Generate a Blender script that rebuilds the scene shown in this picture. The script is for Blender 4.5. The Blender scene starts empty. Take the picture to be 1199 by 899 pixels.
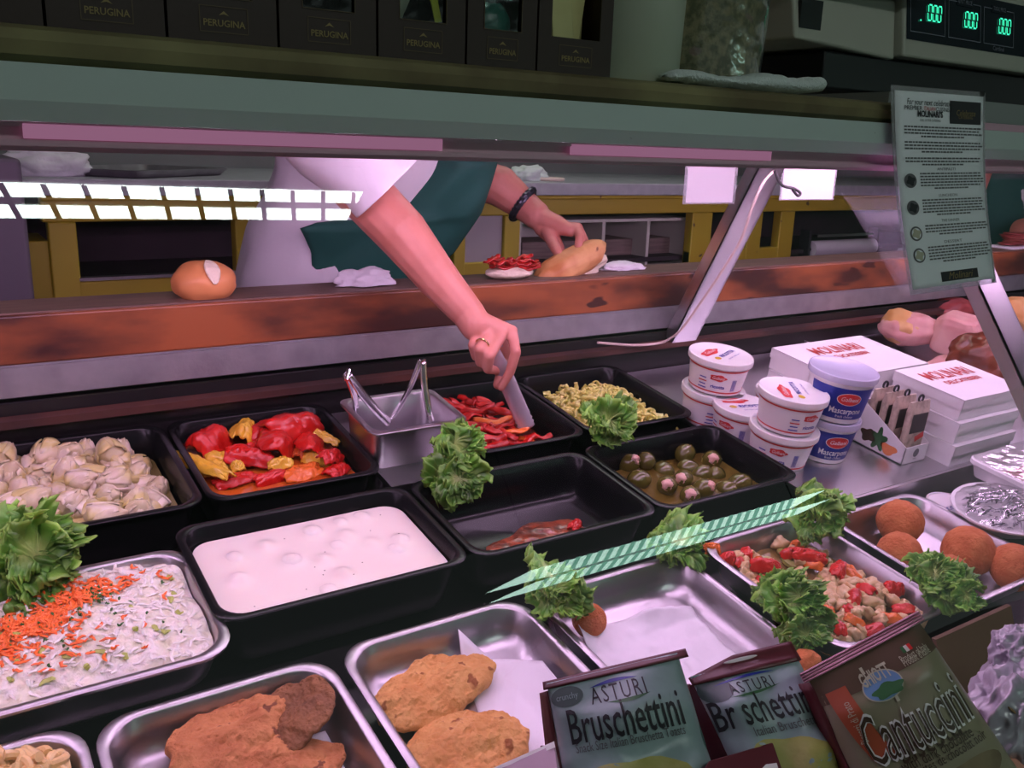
import bpy, bmesh, math, random
import numpy as np
from mathutils import Vector, Matrix, noise, Euler
random.seed(7)
PI = math.pi
COL = bpy.context.scene.collection
SC = bpy.context.scene
# ------------------------------------------------------------------ camera geometry (from the vanishing points of the case)
F = 1050.0; ROLL = math.radians(2); C = Vector((0, 0, 1.5))
def _basis():
    vx = np.array([2230-599.5, 228-449.5])
    X = np.array([vx[0], vx[1], F]); X /= np.linalg.norm(X)
    h = np.array([1, math.tan(ROLL)]); p1 = vx-1000*h
    n = np.cross([vx[0], vx[1], F], [p1[0], p1[1], F]); n /= np.linalg.norm(n)
    if n[1] < 0: n = -n
    Z = -n; Y = np.cross(Z, X)
    return np.array([X, Y, Z])
RB = _basis()
T = math.radians(9); D = .68
NV = Vector((0, -math.sin(T), math.cos(T)))
def ray(u, v): return Vector(RB @ np.array([u-599.5, v-449.5, F]))
def onY(u, v, y): d = ray(u, v); return C+d*(y/d.y)
def onZ(u, v, z): d = ray(u, v); return C+d*((z-C.z)/d.z)
def onX(u, v, x): d = ray(u, v); return C+d*(x/d.x)
def dk(u, v, off=0): d = ray(u, v); return C+d*((-D+off)/d.dot(NV))
def atd(u, v, d): return C+ray(u, v)*(d/F)
def dz(y, off=0): return C.z-D/math.cos(T)+y*math.tan(T)+off/math.cos(T)
def dpt(x, y, off=0): return Vector((x, y, dz(y, off)))
# ------------------------------------------------------------------ materials
def mat(name, base, rough=.5, metal=0, bump=None, var=None, em=None, sss=0, trans=0, coat=0, vcol=False, alpha=1, spec=None, ior=None, speck=None, stretch=None):
    m = bpy.data.materials.new(name); m.use_nodes = True
    nt = m.node_tree; N = nt.nodes; L = nt.links
    b = N['Principled BSDF']
    c4 = (*base, 1)
    b.inputs['Base Color'].default_value = c4
    b.inputs['Roughness'].default_value = rough
    b.inputs['Metallic'].default_value = metal
    if spec is not None: b.inputs['Specular IOR Level'].default_value = spec
    if ior: b.inputs['IOR'].default_value = ior
    if em: b.inputs['Emission Color'].default_value = (*em[0], 1); b.inputs['Emission Strength'].default_value = em[1]
    if sss:
        b.inputs['Subsurface Weight'].default_value = sss; b.inputs['Subsurface Scale'].default_value = .006
        b.inputs['Subsurface Radius'].default_value = (1, .5, .3)
    if trans: b.inputs['Transmission Weight'].default_value = trans
    if coat: b.inputs['Coat Weight'].default_value = coat; b.inputs['Coat Roughness'].default_value = .12
    if alpha < 1: b.inputs['Alpha'].default_value = alpha
    tc = N.new('ShaderNodeTexCoord'); mp = N.new('ShaderNodeMapping'); L.new(tc.outputs['Object'], mp.inputs[0])
    if stretch: mp.inputs['Scale'].default_value = stretch
    col = None
    if vcol:
        a = N.new('ShaderNodeAttribute'); a.attribute_name = 'Col'; col = a.outputs['Color']
    if var:  # (colour2, scale, contrast)
        nz = N.new('ShaderNodeTexNoise'); nz.inputs['Scale'].default_value = var[1]; nz.inputs['Detail'].default_value = 5
        L.new(mp.outputs[0], nz.inputs['Vector'])
        r = N.new('ShaderNodeValToRGB'); k = var[2] if len(var) > 2 else .15
        r.color_ramp.elements[0].position = .5-k; r.color_ramp.elements[1].position = .5+k
        L.new(nz.outputs['Fac'], r.inputs[0])
        mx = N.new('ShaderNodeMix'); mx.data_type = 'RGBA'
        L.new(r.outputs[0], mx.inputs['Factor'])
        if col: L.new(col, mx.inputs['A'])
        else: mx.inputs['A'].default_value = c4
        mx.inputs['B'].default_value = (*var[0], 1); col = mx.outputs['Result']
    if speck:  # (colour, scale, threshold)
        nz = N.new('ShaderNodeTexNoise'); nz.inputs['Scale'].default_value = speck[1]; nz.inputs['Detail'].default_value = 2
        L.new(mp.outputs[0], nz.inputs['Vector'])
        r = N.new('ShaderNodeValToRGB'); r.color_ramp.elements[0].position = speck[2]; r.color_ramp.elements[1].position = speck[2]+.03
        L.new(nz.outputs['Fac'], r.inputs[0])
        mx = N.new('ShaderNodeMix'); mx.data_type = 'RGBA'; L.new(r.outputs[0], mx.inputs['Factor'])
        if col: L.new(col, mx.inputs['A'])
        else: mx.inputs['A'].default_value = c4
        mx.inputs['B'].default_value = (*speck[0], 1); col = mx.outputs['Result']
    if col: L.new(col, b.inputs['Base Color'])
    if bump:
        nz = N.new('ShaderNodeTexNoise'); nz.inputs['Scale'].default_value = bump[0]; nz.inputs['Detail'].default_value = 4
        L.new(mp.outputs[0], nz.inputs['Vector'])
        bp = N.new('ShaderNodeBump'); bp.inputs['Strength'].default_value = bump[1]; bp.inputs['Distance'].default_value = bump[2] if len(bump) > 2 else .002
        L.new(nz.outputs['Fac'], bp.inputs['Height']); L.new(bp.outputs[0], b.inputs['Normal'])
    return m
def emis(name, col, s):
    m = bpy.data.materials.new(name); m.use_nodes = True; nt = m.node_tree; nt.nodes.clear()
    e = nt.nodes.new('ShaderNodeEmission'); e.inputs[0].default_value = (*col, 1); e.inputs[1].default_value = s
    o = nt.nodes.new('ShaderNodeOutputMaterial'); nt.links.new(e.outputs[0], o.inputs[0]); return m
def clear(name, tint=(1, 1, 1), boost=2.0, rough=0.0, haze=0.0, bump=None):
    """thin clear sheet: transparent with a mirror-like reflection that follows Fresnel on its outer faces"""
    m = bpy.data.materials.new(name); m.use_nodes = True; nt = m.node_tree; N = nt.nodes; L = nt.links; N.clear()
    t = N.new('ShaderNodeBsdfTransparent'); t.inputs[0].default_value = (*tint, 1)
    g = N.new('ShaderNodeBsdfGlossy'); g.inputs['Roughness'].default_value = rough
    fr = N.new('ShaderNodeFresnel'); fr.inputs[0].default_value = 1.5
    ge = N.new('ShaderNodeNewGeometry'); inv = N.new('ShaderNodeMath'); inv.operation = 'SUBTRACT'; inv.inputs[0].default_value = 1
    L.new(ge.outputs['Backfacing'], inv.inputs[1])
    mu = N.new('ShaderNodeMath'); mu.operation = 'MULTIPLY'; L.new(fr.outputs[0], mu.inputs[0]); L.new(inv.outputs[0], mu.inputs[1])
    m2 = N.new('ShaderNodeMath'); m2.operation = 'MULTIPLY'; m2.inputs[1].default_value = boost; m2.use_clamp = True; L.new(mu.outputs[0], m2.inputs[0])
    mx = N.new('ShaderNodeMixShader'); L.new(m2.outputs[0], mx.inputs[0])
    if haze:
        df = N.new('ShaderNodeBsdfDiffuse'); df.inputs[0].default_value = (.8, .8, .8, 1)
        mh = N.new('ShaderNodeMixShader'); mh.inputs[0].default_value = haze
        L.new(t.outputs[0], mh.inputs[1]); L.new(df.outputs[0], mh.inputs[2]); L.new(mh.outputs[0], mx.inputs[1])
    else: L.new(t.outputs[0], mx.inputs[1])
    L.new(g.outputs[0], mx.inputs[2])
    if bump:
        nz = N.new('ShaderNodeTexNoise'); nz.inputs['Scale'].default_value = bump[0]
        tc = N.new('ShaderNodeTexCoord'); L.new(tc.outputs['Object'], nz.inputs[0])
        bp = N.new('ShaderNodeBump'); bp.inputs['Strength'].default_value = bump[1]; bp.inputs['Distance'].default_value = .004
        L.new(nz.outputs['Fac'], bp.inputs['Height']); L.new(bp.outputs[0], g.inputs['Normal'])
    o = N.new('ShaderNodeOutputMaterial'); L.new(mx.outputs[0], o.inputs[0]); return m

M = {}
def defm(k, *a, **kw): M[k] = mat(k, *a, **kw)
defm('rail_paint', (.50, .60, .56), .45, bump=(30, .1), speck=((.08, .08, .07), 60, .74))
defm('olive_board', (.25, .225, .10), .6, var=((.14, .11, .05), 9, .12), bump=(60, .2))
defm('steel', (.44, .42, .44), .33, 1, bump=(140, .12))
defm('steel_dull', (.50, .48, .51), .45, .85, bump=(200, .15), var=((.36, .34, .37), 20, .2))
defm('steel_satin', (.62, .61, .63), .3, 1, bump=(60, .08))
defm('chrome', (.85, .85, .87), .14, 1)
defm('black_plastic', (.006, .006, .007), .24, spec=.24, bump=(300, .05), speck=((.16, .15, .15), 75, .775))
defm('black_panel', (.012, .010, .011), .3, speck=((.12, .11, .11), 60, .76))
defm('wood', (.050, .014, .011), .4, var=((.34, .095, .030), 4.2, .12), bump=(12, .2), stretch=(1, 6, 3), coat=.15, speck=((.05, .012, .008), 7, .63))
defm('wood_top', (.13, .07, .055), .55, var=((.20, .12, .09), 12, .2), stretch=(1, 6, 3))
defm('yellow', (.46, .345, .022), .5, speck=((.10, .06, .02), 26, .72), bump=(20, .15))
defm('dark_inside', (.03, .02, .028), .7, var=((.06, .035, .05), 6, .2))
defm('slab', (.46, .46, .50), .4, var=((.36, .36, .40), 30, .2))
defm('wall', (.30, .33, .32), .7, var=((.24, .27, .26), 3, .2))
defm('ceil', (.5, .52, .5), .8)
defm('floor', (.22, .20, .18), .5, var=((.16, .15, .13), 6, .2))
defm('white_paint', (.62, .62, .55), .5)
defm('brown_card', (.030, .012, .008), .5, bump=(150, .05))
defm('gold_print', (.27, .20, .07), .5)
defm('gold_dim', (.10, .065, .03), .5)
defm('teal_wrap', (.02, .13, .10), .3, bump=(40, .5, .004))
defm('black_wrap', (.012, .011, .013), .2, bump=(35, .8, .005))
defm('lime_wrap', (.40, .46, .02), .3)
defm('cream_card', (.62, .58, .26), .45, var=((.52, .47, .2), 20, .2))
defm('tong_pale', (.62, .56, .62), .22, .35)
defm('pale_tub', (.42, .47, .36), .35, sss=.1)
defm('herbs', (.11, .12, .06), .9, var=((.26, .24, .13), 130, .1), bump=(120, .9, .003), speck=((.22, .16, .13), 25, .68))
defm('towel', (.72, .80, .78), .9, bump=(420, .9, .003))
defm('scale_body', (.52, .52, .44), .45, bump=(400, .05))
defm('scale_dark', (.008, .008, .010), .35)
defm('scale_panel', (.012, .018, .028), .25)
defm('panel_line', (.22, .23, .28), .5)
M['led'] = emis('led', (.05, .95, .5), 1.6)
defm('paper_sign', (.86, .90, .93), .5)
defm('ink', (.02, .02, .025), .6)
defm('ink_grey', (.13, .13, .14), .6)
defm('ink_red', (.5, .05, .04), .6)
defm('ink_blue', (.05, .06, .36), .5)
defm('white_print', (.8, .8, .78), .5)
defm('label_red', (.62, .03, .03), .4)
defm('label_blue', (.015, .03, .27), .35)
defm('tub_white', (.80, .78, .78), .38, sss=.1)
defm('lid_grey', (.52, .52, .66), .25, sss=.05)
defm('box_white', (.78, .77, .78), .6, bump=(60, .05))
defm('skin', (.70, .29, .235), .48, sss=.18, var=((.52, .18, .13), 14, .25), bump=(110, .25, .0015))
defm('shirt', (.78, .76, .80), .8, bump=(7, .5, .02))
defm('apron', (.012, .10, .075), .75, bump=(6, .4, .02), speck=((.4, .42, .4), 22, .80))
defm('bracelet', (.06, .06, .08), .3, .7)
defm('gold_ring', (.8, .62, .3), .2, 1)
defm('crust', (.52, .19, .055), .5, var=((.74, .40, .16), 14, .12), bump=(35, .3, .003), speck=((.25, .09, .03), 24, .70))
defm('crust_red', (.62, .20, .06), .45, var=((.78, .34, .13), 7, .25), bump=(30, .2, .002))
defm('crumb', (.82, .72, .55), .85, bump=(120, .9, .004))
defm('pep_red', (.66, .012, .008), .28, sss=.05, var=((.42, .008, .006), 26, .2), bump=(38, .45, .003), coat=.25)
defm('pep_orange', (.78, .16, .02), .25, sss=.1, bump=(40, .3, .003), coat=.5)
defm('pep_yellow', (.80, .42, .03), .25, sss=.1, bump=(40, .3, .003), coat=.5, var=((.72, .50, .05), 25, .2))
defm('strip_red', (.62, .014, .010), .26, sss=.05, bump=(60, .5, .003), coat=.2, var=((.36, .008, .006), 40, .2))
defm('oil_orange', (.42, .065, .008), .1, bump=(30, .25, .003), var=((.56, .13, .015), 14, .15))
defm('oil_red', (.10, .012, .006), .1, bump=(40, .3, .003))
defm('art', (.66, .56, .42), .35, sss=.15, var=((.58, .50, .25), 30, .14), bump=(70, .6, .004), coat=.3)
defm('art_petal', (.76, .66, .54), .32, sss=.15, var=((.60, .50, .20), 22, .08), bump=(90, .4, .003), coat=.3)
defm('brine', (.16, .13, .035), .12, bump=(20, .2, .003), var=((.26, .21, .08), 20, .2))
defm('brine_olive', (.085, .055, .010), .1, bump=(20, .3, .004), var=((.14, .10, .02), 16, .2))
defm('pepperoncini', (.62, .58, .10), .3, sss=.2, var=((.74, .70, .26), 60, .2), bump=(60, .4, .002), coat=.4)
defm('olive', (.075, .075, .010), .2, var=((.12, .10, .018), 30, .2), coat=.4)
defm('garlic', (.62, .36, .30), .35, sss=.2)
defm('cream', (.86, .76, .68), .22, sss=.2)
defm('mozz', (.87, .78, .71), .2, sss=.2)
defm('pepper_corn', (.04, .02, .01), .6)
defm('slaw', (.88, .82, .76), .3, sss=.2, var=((.74, .72, .52), 55, .16), bump=(85, 1, .006), coat=.3)
defm('slaw_shred', (.88, .84, .76), .35, sss=.2, coat=.3)
defm('carrot', (.88, .16, .02), .4, sss=.15)
defm('parsley', (.04, .14, .02), .6)
defm('celery', (.42, .48, .10), .4, sss=.1)
defm('crumbed', (.44, .145, .045), .75, var=((.58, .24, .08), 40, .15), bump=(170, 1, .004), speck=((.2, .06, .02), 40, .68))
defm('crumbed_gold', (.58, .25, .06), .72, var=((.68, .36, .11), 34, .15), bump=(150, 1, .004), speck=((.30, .10, .02), 36, .66))
defm('crumbed_dark', (.18, .07, .025), .7, var=((.30, .12, .04), 30, .15), bump=(160, 1, .004))
defm('croq', (.50, .125, .03), .8, var=((.60, .19, .055), 45, .15), bump=(210, 1, .003))
defm('wax', (.78, .75, .80), .45, bump=(24, .5, .004))
defm('lettuce', (.2, .4, .05), .45, vcol=True, sss=.1, bump=(70, .6, .003), coat=.1)
defm('chicken', (.60, .39, .18), .45, sss=.15, var=((.70, .54, .30), 40, .12), bump=(60, .6, .004), coat=.3)
defm('veg_oil', (.20, .12, .03), .15, bump=(40, .5, .004), var=((.34, .20, .07), 26, .2))
defm('celery_cook', (.30, .28, .06), .3, sss=.1, coat=.3)
defm('pasta', (.78, .56, .24), .4, sss=.2, coat=.25, bump=(80, .4, .003))
defm('ham_rind', (.60, .28, .07), .5, var=((.70, .44, .20), 12, .12), bump=(30, .5, .004))
defm('ham_pink', (.62, .29, .27), .45, sss=.1, var=((.74, .45, .40), 14, .12), bump=(70, .3, .002))
defm('ham_cut', (.72, .34, .30), .4, sss=.2, var=((.84, .58, .50), 14, .2))
defm('prosciutto', (.12, .030, .014), .35, var=((.28, .06, .03), 12, .15), bump=(26, .8, .008), coat=.3)
defm('meat_dark', (.22, .03, .03), .4, var=((.36, .08, .07), 22, .2), bump=(50, .5, .004))
defm('foam', (.85, .83, .85), .6)
defm('foil', (.05, .05, .055), .22, .6, var=((.32, .30, .35), 60, .10), bump=(80, 1, .006))
defm('bag_teal', (.30, .41, .41), .33, bump=(14, .5, .012))
defm('maroon', (.10, .018, .022), .4, bump=(12, .2, .006))
defm('cracker', (.36, .34, .05), .7, var=((.58, .55, .24), 22, .2), bump=(40, .8, .004))
defm('bag_brown', (.115, .075, .048), .38, bump=(8, .4, .012))
defm('bag_olive', (.25, .23, .145), .38, bump=(8, .4, .012))
defm('pink_seal', (.42, .20, .26), .35, bump=(8, .2))
defm('orange_print', (.40, .085, .035), .45)
defm('sky_print', (.14, .28, .50), .5)
defm('green_print', (.03, .13, .04), .5)
defm('cream_print', (.50, .49, .36), .5)
defm('brown_print', (.05, .03, .015), .5)
defm('white_flag', (.6, .6, .55), .5)
defm('cardboard', (.20, .13, .085), .75, bump=(90, .15))
defm('poly', (.36, .34, .40), .3, bump=(22, .5, .004), coat=.6)
defm('sticker', (.22, .13, .05), .5)
defm('orange_box', (.75, .24, .08), .5)
defm('salmon_box', (.60, .25, .17), .5)
defm('pink_pack', (.48, .33, .42), .4, bump=(10, .3, .01))
defm('choc', (.10, .07, .03), .5, var=((.3, .24, .12), 20, .15))
defm('cable', (.72, .58, .52), .5)
defm('black_cord', (.02, .02, .02), .5)
defm('roll_paper', (.72, .70, .76), .7)
defm('crate_wood', (.16, .11, .10), .7, stretch=(1, 1, 14), var=((.30, .22, .20), 8, .2))
defm('grey_panel', (.42, .38, .40), .5)
defm('fridge', (.13, .10, .14), .5)
defm('napkin', (.80, .78, .84), .85, bump=(60, .7, .004))
defm('card_white', (.80, .78, .80), .5)
defm('hair', (.05, .035, .025), .7)
defm('film_pack', (.35, .28, .22), .35, var=((.62, .50, .40), 60, .12), bump=(60, .6, .003))
defm('herb_dark', (.03, .025, .022), .4)
defm('pink_trim', (.62, .36, .46), .35, bump=(90, .1))  # brighter pink base carries tube light leaking onto the glass channel
M['band_glow'] = emis('band_glow', (.60, .26, .44), .42)
M['glass'] = clear('glass', (.96, .99, .98), 1.9)
M['film'] = clear('film', (.97, .97, .97), 2.5, .12, 0.0, bump=(30, 1))
M['laminate'] = clear('laminate', (.9, .93, .95), 2.0, .15, .25)
M['clear_tong'] = clear('clear_tong', (.9, .88, .9), 3, .1, .1)
LAMP = (1.0, .575, .955)
M['tube_pink'] = emis('tube_pink', LAMP, 32)
M['lamp_white'] = emis('lamp_white', (.86, 1.0, .94), 22)
M['louver_lit'] = emis('louver_lit', (.30, .76, .56), 5.0)
M['lamp_far'] = emis('lamp_far', (.66, 1.0, .86), 9)
M['staff_fill'] = emis('staff_fill', (1.0, .95, .92), 7)

# ------------------------------------------------------------------ object helpers
def tag(o, label=None, cat=None, group=None, kind=None):
    if label: o['label'] = label
    if cat: o['category'] = cat
    if group: o['group'] = group
    if kind: o['kind'] = kind
    return o
def empty(name, loc=(0, 0, 0), rot=None):
    o = bpy.data.objects.new(name, None); COL.objects.link(o)
    o.empty_display_size = .02
    if rot is not None: o.matrix_world = Matrix.Translation(loc) @ rot
    else: o.location = loc
    return o
def thing(name, label, cat, loc=(0, 0, 0), rot=None, group=None):
    return tag(empty(name, loc, rot), label, cat, group)
def copy_tree(o, mw=None, parent=None):
    c = o.copy(); COL.objects.link(c); c.parent = parent
    if mw is not None: c.matrix_world = mw
    elif parent is not None:
        c.matrix_parent_inverse = o.matrix_parent_inverse.copy()
    for ch in list(o.children):
        if ch is not c: copy_tree(ch, None, c)
    return c
DT = Matrix.Rotation(T, 4, 'X')
def deckF(x, y, off=0, rz=0): return Matrix.Translation(dpt(x, y, off)) @ DT @ Matrix.Rotation(rz, 4, 'Z')
class MB:
    def __init__(s): s.v = []; s.f = []; s.m = []; s.mats = []; s.cur = 0; s.col = []
    def use(s, m):
        m = M[m] if isinstance(m, str) else m
        if m not in s.mats: s.mats.append(m)
        s.cur = s.mats.index(m); return s
    def add(s, vs, fs):
        n = len(s.v); s.v += [tuple(v) for v in vs]
        for f in fs: s.f.append(tuple(i+n for i in f)); s.m.append(s.cur)
        return s
    def box(s, c, d, R=None):
        c = Vector(c); h = Vector(d)/2; vs = []
        for z in (-1, 1):
            for y in (-1, 1):
                for x in (-1, 1):
                    p = Vector((x*h.x, y*h.y, z*h.z)); vs.append(c+(R @ p if R else p))
        return s.add(vs, [(0, 2, 3, 1), (4, 5, 7, 6), (0, 1, 5, 4), (2, 6, 7, 3), (0, 4, 6, 2), (1, 3, 7, 5)])
    def hexa(s, pts):  # bottom 4 (ccw), top 4
        return s.add(pts, [(3, 2, 1, 0), (4, 5, 6, 7), (0, 1, 5, 4), (1, 2, 6, 5), (2, 3, 7, 6), (3, 0, 4, 7)])
    def rings(s, loops, cap0=True, cap1=True, close=True):
        n = len(loops[0]); vs = [p for l in loops for p in l]; fs = []
        for k in range(len(loops)-1):
            for i in range(n if close else n-1):
                a = k*n+i; b = k*n+(i+1) % n; fs.append((a, b, b+n, a+n))
        if cap0: fs.append(tuple(reversed(range(n))))
        if cap1: fs.append(tuple(range((len(loops)-1)*n, len(loops)*n)))
        return s.add(vs, fs)
    def tube(s, pts, r, n=10, caps=True, flat=1.0, upv=None):
        pts = [Vector(p) for p in pts]; rs = r if isinstance(r, (list, tuple)) else [r]*len(pts)
        loops = []; prev = None
        for i, p in enumerate(pts):
            t = (pts[min(i+1, len(pts)-1)]-pts[max(i-1, 0)]).normalized()
            a = prev if prev else (Vector(upv) if upv else (Vector((0, 0, 1)) if abs(t.z) < .9 else Vector((1, 0, 0))))
            a = (a-t*a.dot(t)).normalized(); b = t.cross(a); prev = a
            loops.append([p+(a*math.cos(2*PI*k/n)*flat+b*math.sin(2*PI*k/n))*rs[i] for k in range(n)])
        return s.rings(loops, caps, caps)
    def lathe(s, prof, c=(0, 0, 0), n=40, axis=None, cap0=True, cap1=True):
        c = Vector(c); R = axis if axis else Matrix.Identity(3)
        return s.rings([[c+R @ Vector((r*math.cos(2*PI*k/n), r*math.sin(2*PI*k/n), z)) for k in range(n)] for r, z in prof], cap0, cap1)
    def grid(s, fn, nu, nv, wrapu=False):
        vs = [fn(i/nu, j/nv) for j in range(nv+1) for i in range(nu+1)]
        return s.add(vs, [(j*(nu+1)+i, j*(nu+1)+i+1, (j+1)*(nu+1)+i+1, (j+1)*(nu+1)+i) for j in range(nv) for i in range(nu)])
    def build(s, name, m=None, parent=None, smooth=True, ang=35, mw=None, solid=0, sub=0, bevel=0):
        me = bpy.data.meshes.new(name); me.from_pydata(s.v, [], s.f)
        if m is not None: me.materials.append(M[m] if isinstance(m, str) else m)
        else:
            for q in s.mats: me.materials.append(q)
            me.polygons.foreach_set('material_index', s.m)
        if s.col:
            a = me.color_attributes.new('Col', 'FLOAT_COLOR', 'POINT')
            a.data.foreach_set('color', [c for q in s.col for c in (*q, 1)])
        me.update()
        bm = bmesh.new(); bm.from_mesh(me); bmesh.ops.recalc_face_normals(bm, faces=bm.faces); bm.to_mesh(me); bm.free()
        if smooth:
            me.polygons.foreach_set('use_smooth', [True]*len(me.polygons))
            me.set_sharp_from_angle(angle=math.radians(ang))
        o = bpy.data.objects.new(name, me); COL.objects.link(o)
        if parent: o.parent = parent
        if mw is not None:
            if parent: o.matrix_local = mw
            else: o.matrix_world = mw
        if bevel:
            b = o.modifiers.new('b', 'BEVEL'); b.width = bevel; b.segments = 3; b.limit_method = 'ANGLE'; b.angle_limit = math.radians(40); b.harden_normals = False
        if solid:
            q = o.modifiers.new('s', 'SOLIDIFY'); q.thickness = solid; q.offset = 0
        if sub:
            q = o.modifiers.new('u', 'SUBSURF'); q.levels = sub; q.render_levels = sub
        return o
def rrect(hx, hy, r, z, n=6, cx=0, cy=0):
    out = []
    for sx, sy, a0 in ((1, 1, 0), (-1, 1, 90), (-1, -1, 180), (1, -1, 270)):
        for k in range(n+1):
            a = math.radians(a0+90*k/n)
            out.append(Vector((cx+sx*(hx-r)+r*math.cos(a), cy+sy*(hy-r)+r*math.sin(a), z)))
    return out
def blob_mesh(name, size, seed=0, amp=.12, freq=2.0, m=None, sub=3, flat=None, fn=None, smooth=True):
    bm = bmesh.new(); bmesh.ops.create_icosphere(bm, subdivisions=sub, radius=1)
    o3 = Vector((seed*7.3, seed*3.1, seed*1.7))
    for v in bm.verts:
        p = v.co.copy(); k = 1+amp*noise.fractal(p*freq+o3, .8, 2, 3)
        if fn: p = fn(p)
        q = p*k
        if flat is not None and q.z < flat: q.z = flat+(q.z-flat)*.15
        v.co = Vector((q.x*size[0], q.y*size[1], q.z*size[2]))
    me = bpy.data.meshes.new(name); bm.to_mesh(me); bm.free()
    for q in (m if isinstance(m, (list, tuple)) else [m]): me.materials.append(M[q])
    me.polygons.foreach_set('use_smooth', [True]*len(me.polygons))
    return me
def crumple_mesh(name, size, seed, m):
    def cr(p):
        o3 = Vector((seed*3.1, seed, 2.2)); k = 1.0
        for q, a_ in ((1.1, .22), (2.3, -.16), (4.8, -.07)): k += a_*(abs(noise.noise(p*q+o3))*2-.4)
        return p*k
    return blob_mesh(name, size, seed, .03, 3, m, 6, fn=cr)
def inst(name, me, mw, parent=None):
    o = bpy.data.objects.new(name, me); COL.objects.link(o)
    if parent: o.parent = parent; o.matrix_local = mw
    else: o.matrix_world = mw
    return o
def TR(loc, rot=(0, 0, 0), s=1):
    sc = s if isinstance(s, (tuple, list)) else (s, s, s)
    return Matrix.Translation(loc) @ Euler(rot).to_matrix().to_4x4() @ Matrix.Diagonal((*sc, 1))
# text -> mesh placed on any surface
_tc = bpy.data.curves.new('lettering', 'FONT'); _to = bpy.data.objects.new('lettering', _tc); COL.objects.link(_to)
def text_verts(s, size, shear=0, align='CENTER', sp=1.0, bold=0, fine=.22):
    _tc.body = s; _tc.size = size; _tc.shear = shear; _tc.align_x = align; _tc.align_y = 'CENTER'; _tc.space_character = sp; _tc.resolution_u = 2; _tc.offset = bold
    bpy.context.view_layer.update()
    me = _to.evaluated_get(bpy.context.evaluated_depsgraph_get()).to_mesh()
    bm = bmesh.new(); bm.from_mesh(me); bmesh.ops.triangulate(bm, faces=bm.faces)
    if fine:
        for _ in range(3):
            ed = [e for e in bm.edges if e.calc_length() > size*fine]
            if not ed: break
            bmesh.ops.subdivide_edges(bm, edges=ed, cuts=1); bmesh.ops.triangulate(bm, faces=[q for q in bm.faces if len(q.verts) > 3])
    bm.verts.index_update(); v = [(q.co.x, q.co.y) for q in bm.verts]; f = [tuple(q.index for q in p.verts) for p in bm.faces]; bm.free()
    _to.evaluated_get(bpy.context.evaluated_depsgraph_get()).to_mesh_clear()
    return v, f
def text_on(mb, surf, s, u0, v0, size, width=None, rot=0, shear=0, off=.0006, m='ink', sp=1.0, bold=0, arc=0, sy=1.0):
    v, f = text_verts(s, size, shear, sp=sp, bold=bold)
    if not v: return
    k = 1
    if width:
        w = max(p[0] for p in v)-min(p[0] for p in v); k = width/w
    c, sn = math.cos(rot), math.sin(rot); mb.use(m)
    mb.add([surf(u0+(x*k*c-y*sy*sn), v0+(x*k*sn+y*sy*c)+arc*(x*k)**2, off) for x, y in v], f)
def patch(mb, surf, u0, v0, ru, rv, off=.0004, m='ink', shape='ellipse', rot=0, n=8, fn=None):
    mb.use(m); c, sn = math.cos(rot), math.sin(rot)
    if shape == 'rect':
        mb.grid(lambda a, b: surf(u0+((2*a-1)*ru*c-(2*b-1)*rv*sn), v0+((2*a-1)*ru*sn+(2*b-1)*rv*c), off), n, n)
    else:
        def g(a, b):
            th = 2*PI*a; rr = b*(fn(th) if fn else 1); x = ru*rr*math.cos(th); y = rv*rr*math.sin(th)
            return surf(u0+x*c-y*sn, v0+x*sn+y*c, off)
        mb.grid(g, 32, 5)
# ------------------------------------------------------------------ camera, world
cam = bpy.data.cameras.new('camera'); co = bpy.data.objects.new('camera', cam); COL.objects.link(co)
cam.sensor_width = 36; cam.lens = F/1199*36; cam.clip_start = .02
R3 = Matrix([[RB[i][0], -RB[i][1], -RB[i][2]] for i in range(3)])
co.matrix_world = Matrix.Translation(C) @ R3.to_4x4()
SC.camera = co
SC.view_settings.view_transform = 'Standard'; SC.view_settings.look = 'None'; SC.view_settings.gamma = 1; SC.view_settings.exposure = 0
w = bpy.data.worlds.new('world'); SC.world = w; w.use_nodes = True
w.node_tree.nodes['Background'].inputs[0].default_value = (.60, .74, .70, 1)
w.node_tree.nodes['Background'].inputs[1].default_value = .18
# ------------------------------------------------------------------ room shell
def struct(name, c, d, m):
    return tag(MB().box(c, d).build(name, m, smooth=False), kind='structure')
struct('floor', (5, -1.5, -.05), (16, 13, .1), 'floor')
struct('ceiling', (5, -1.5, 2.8), (16, 13, .1), 'ceil')
struct('wall_back', (5, 3.65, 1.375), (16, .1, 2.75), 'wall')
struct('wall_left', (-2.95, -2.2, 1.375), (.1, 11.6, 2.75), 'wall')

# ------------------------------------------------------------------ deli case
case = thing('deli_display_case', 'long refrigerated deli display case with grey top rail, leaning front glass and black food wells', 'display case', (1.2, 1.0, 0))
CI = Matrix.Translation((-1.2, -1.0, 0))
X0, X1 = -.9, 3.4
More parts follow.
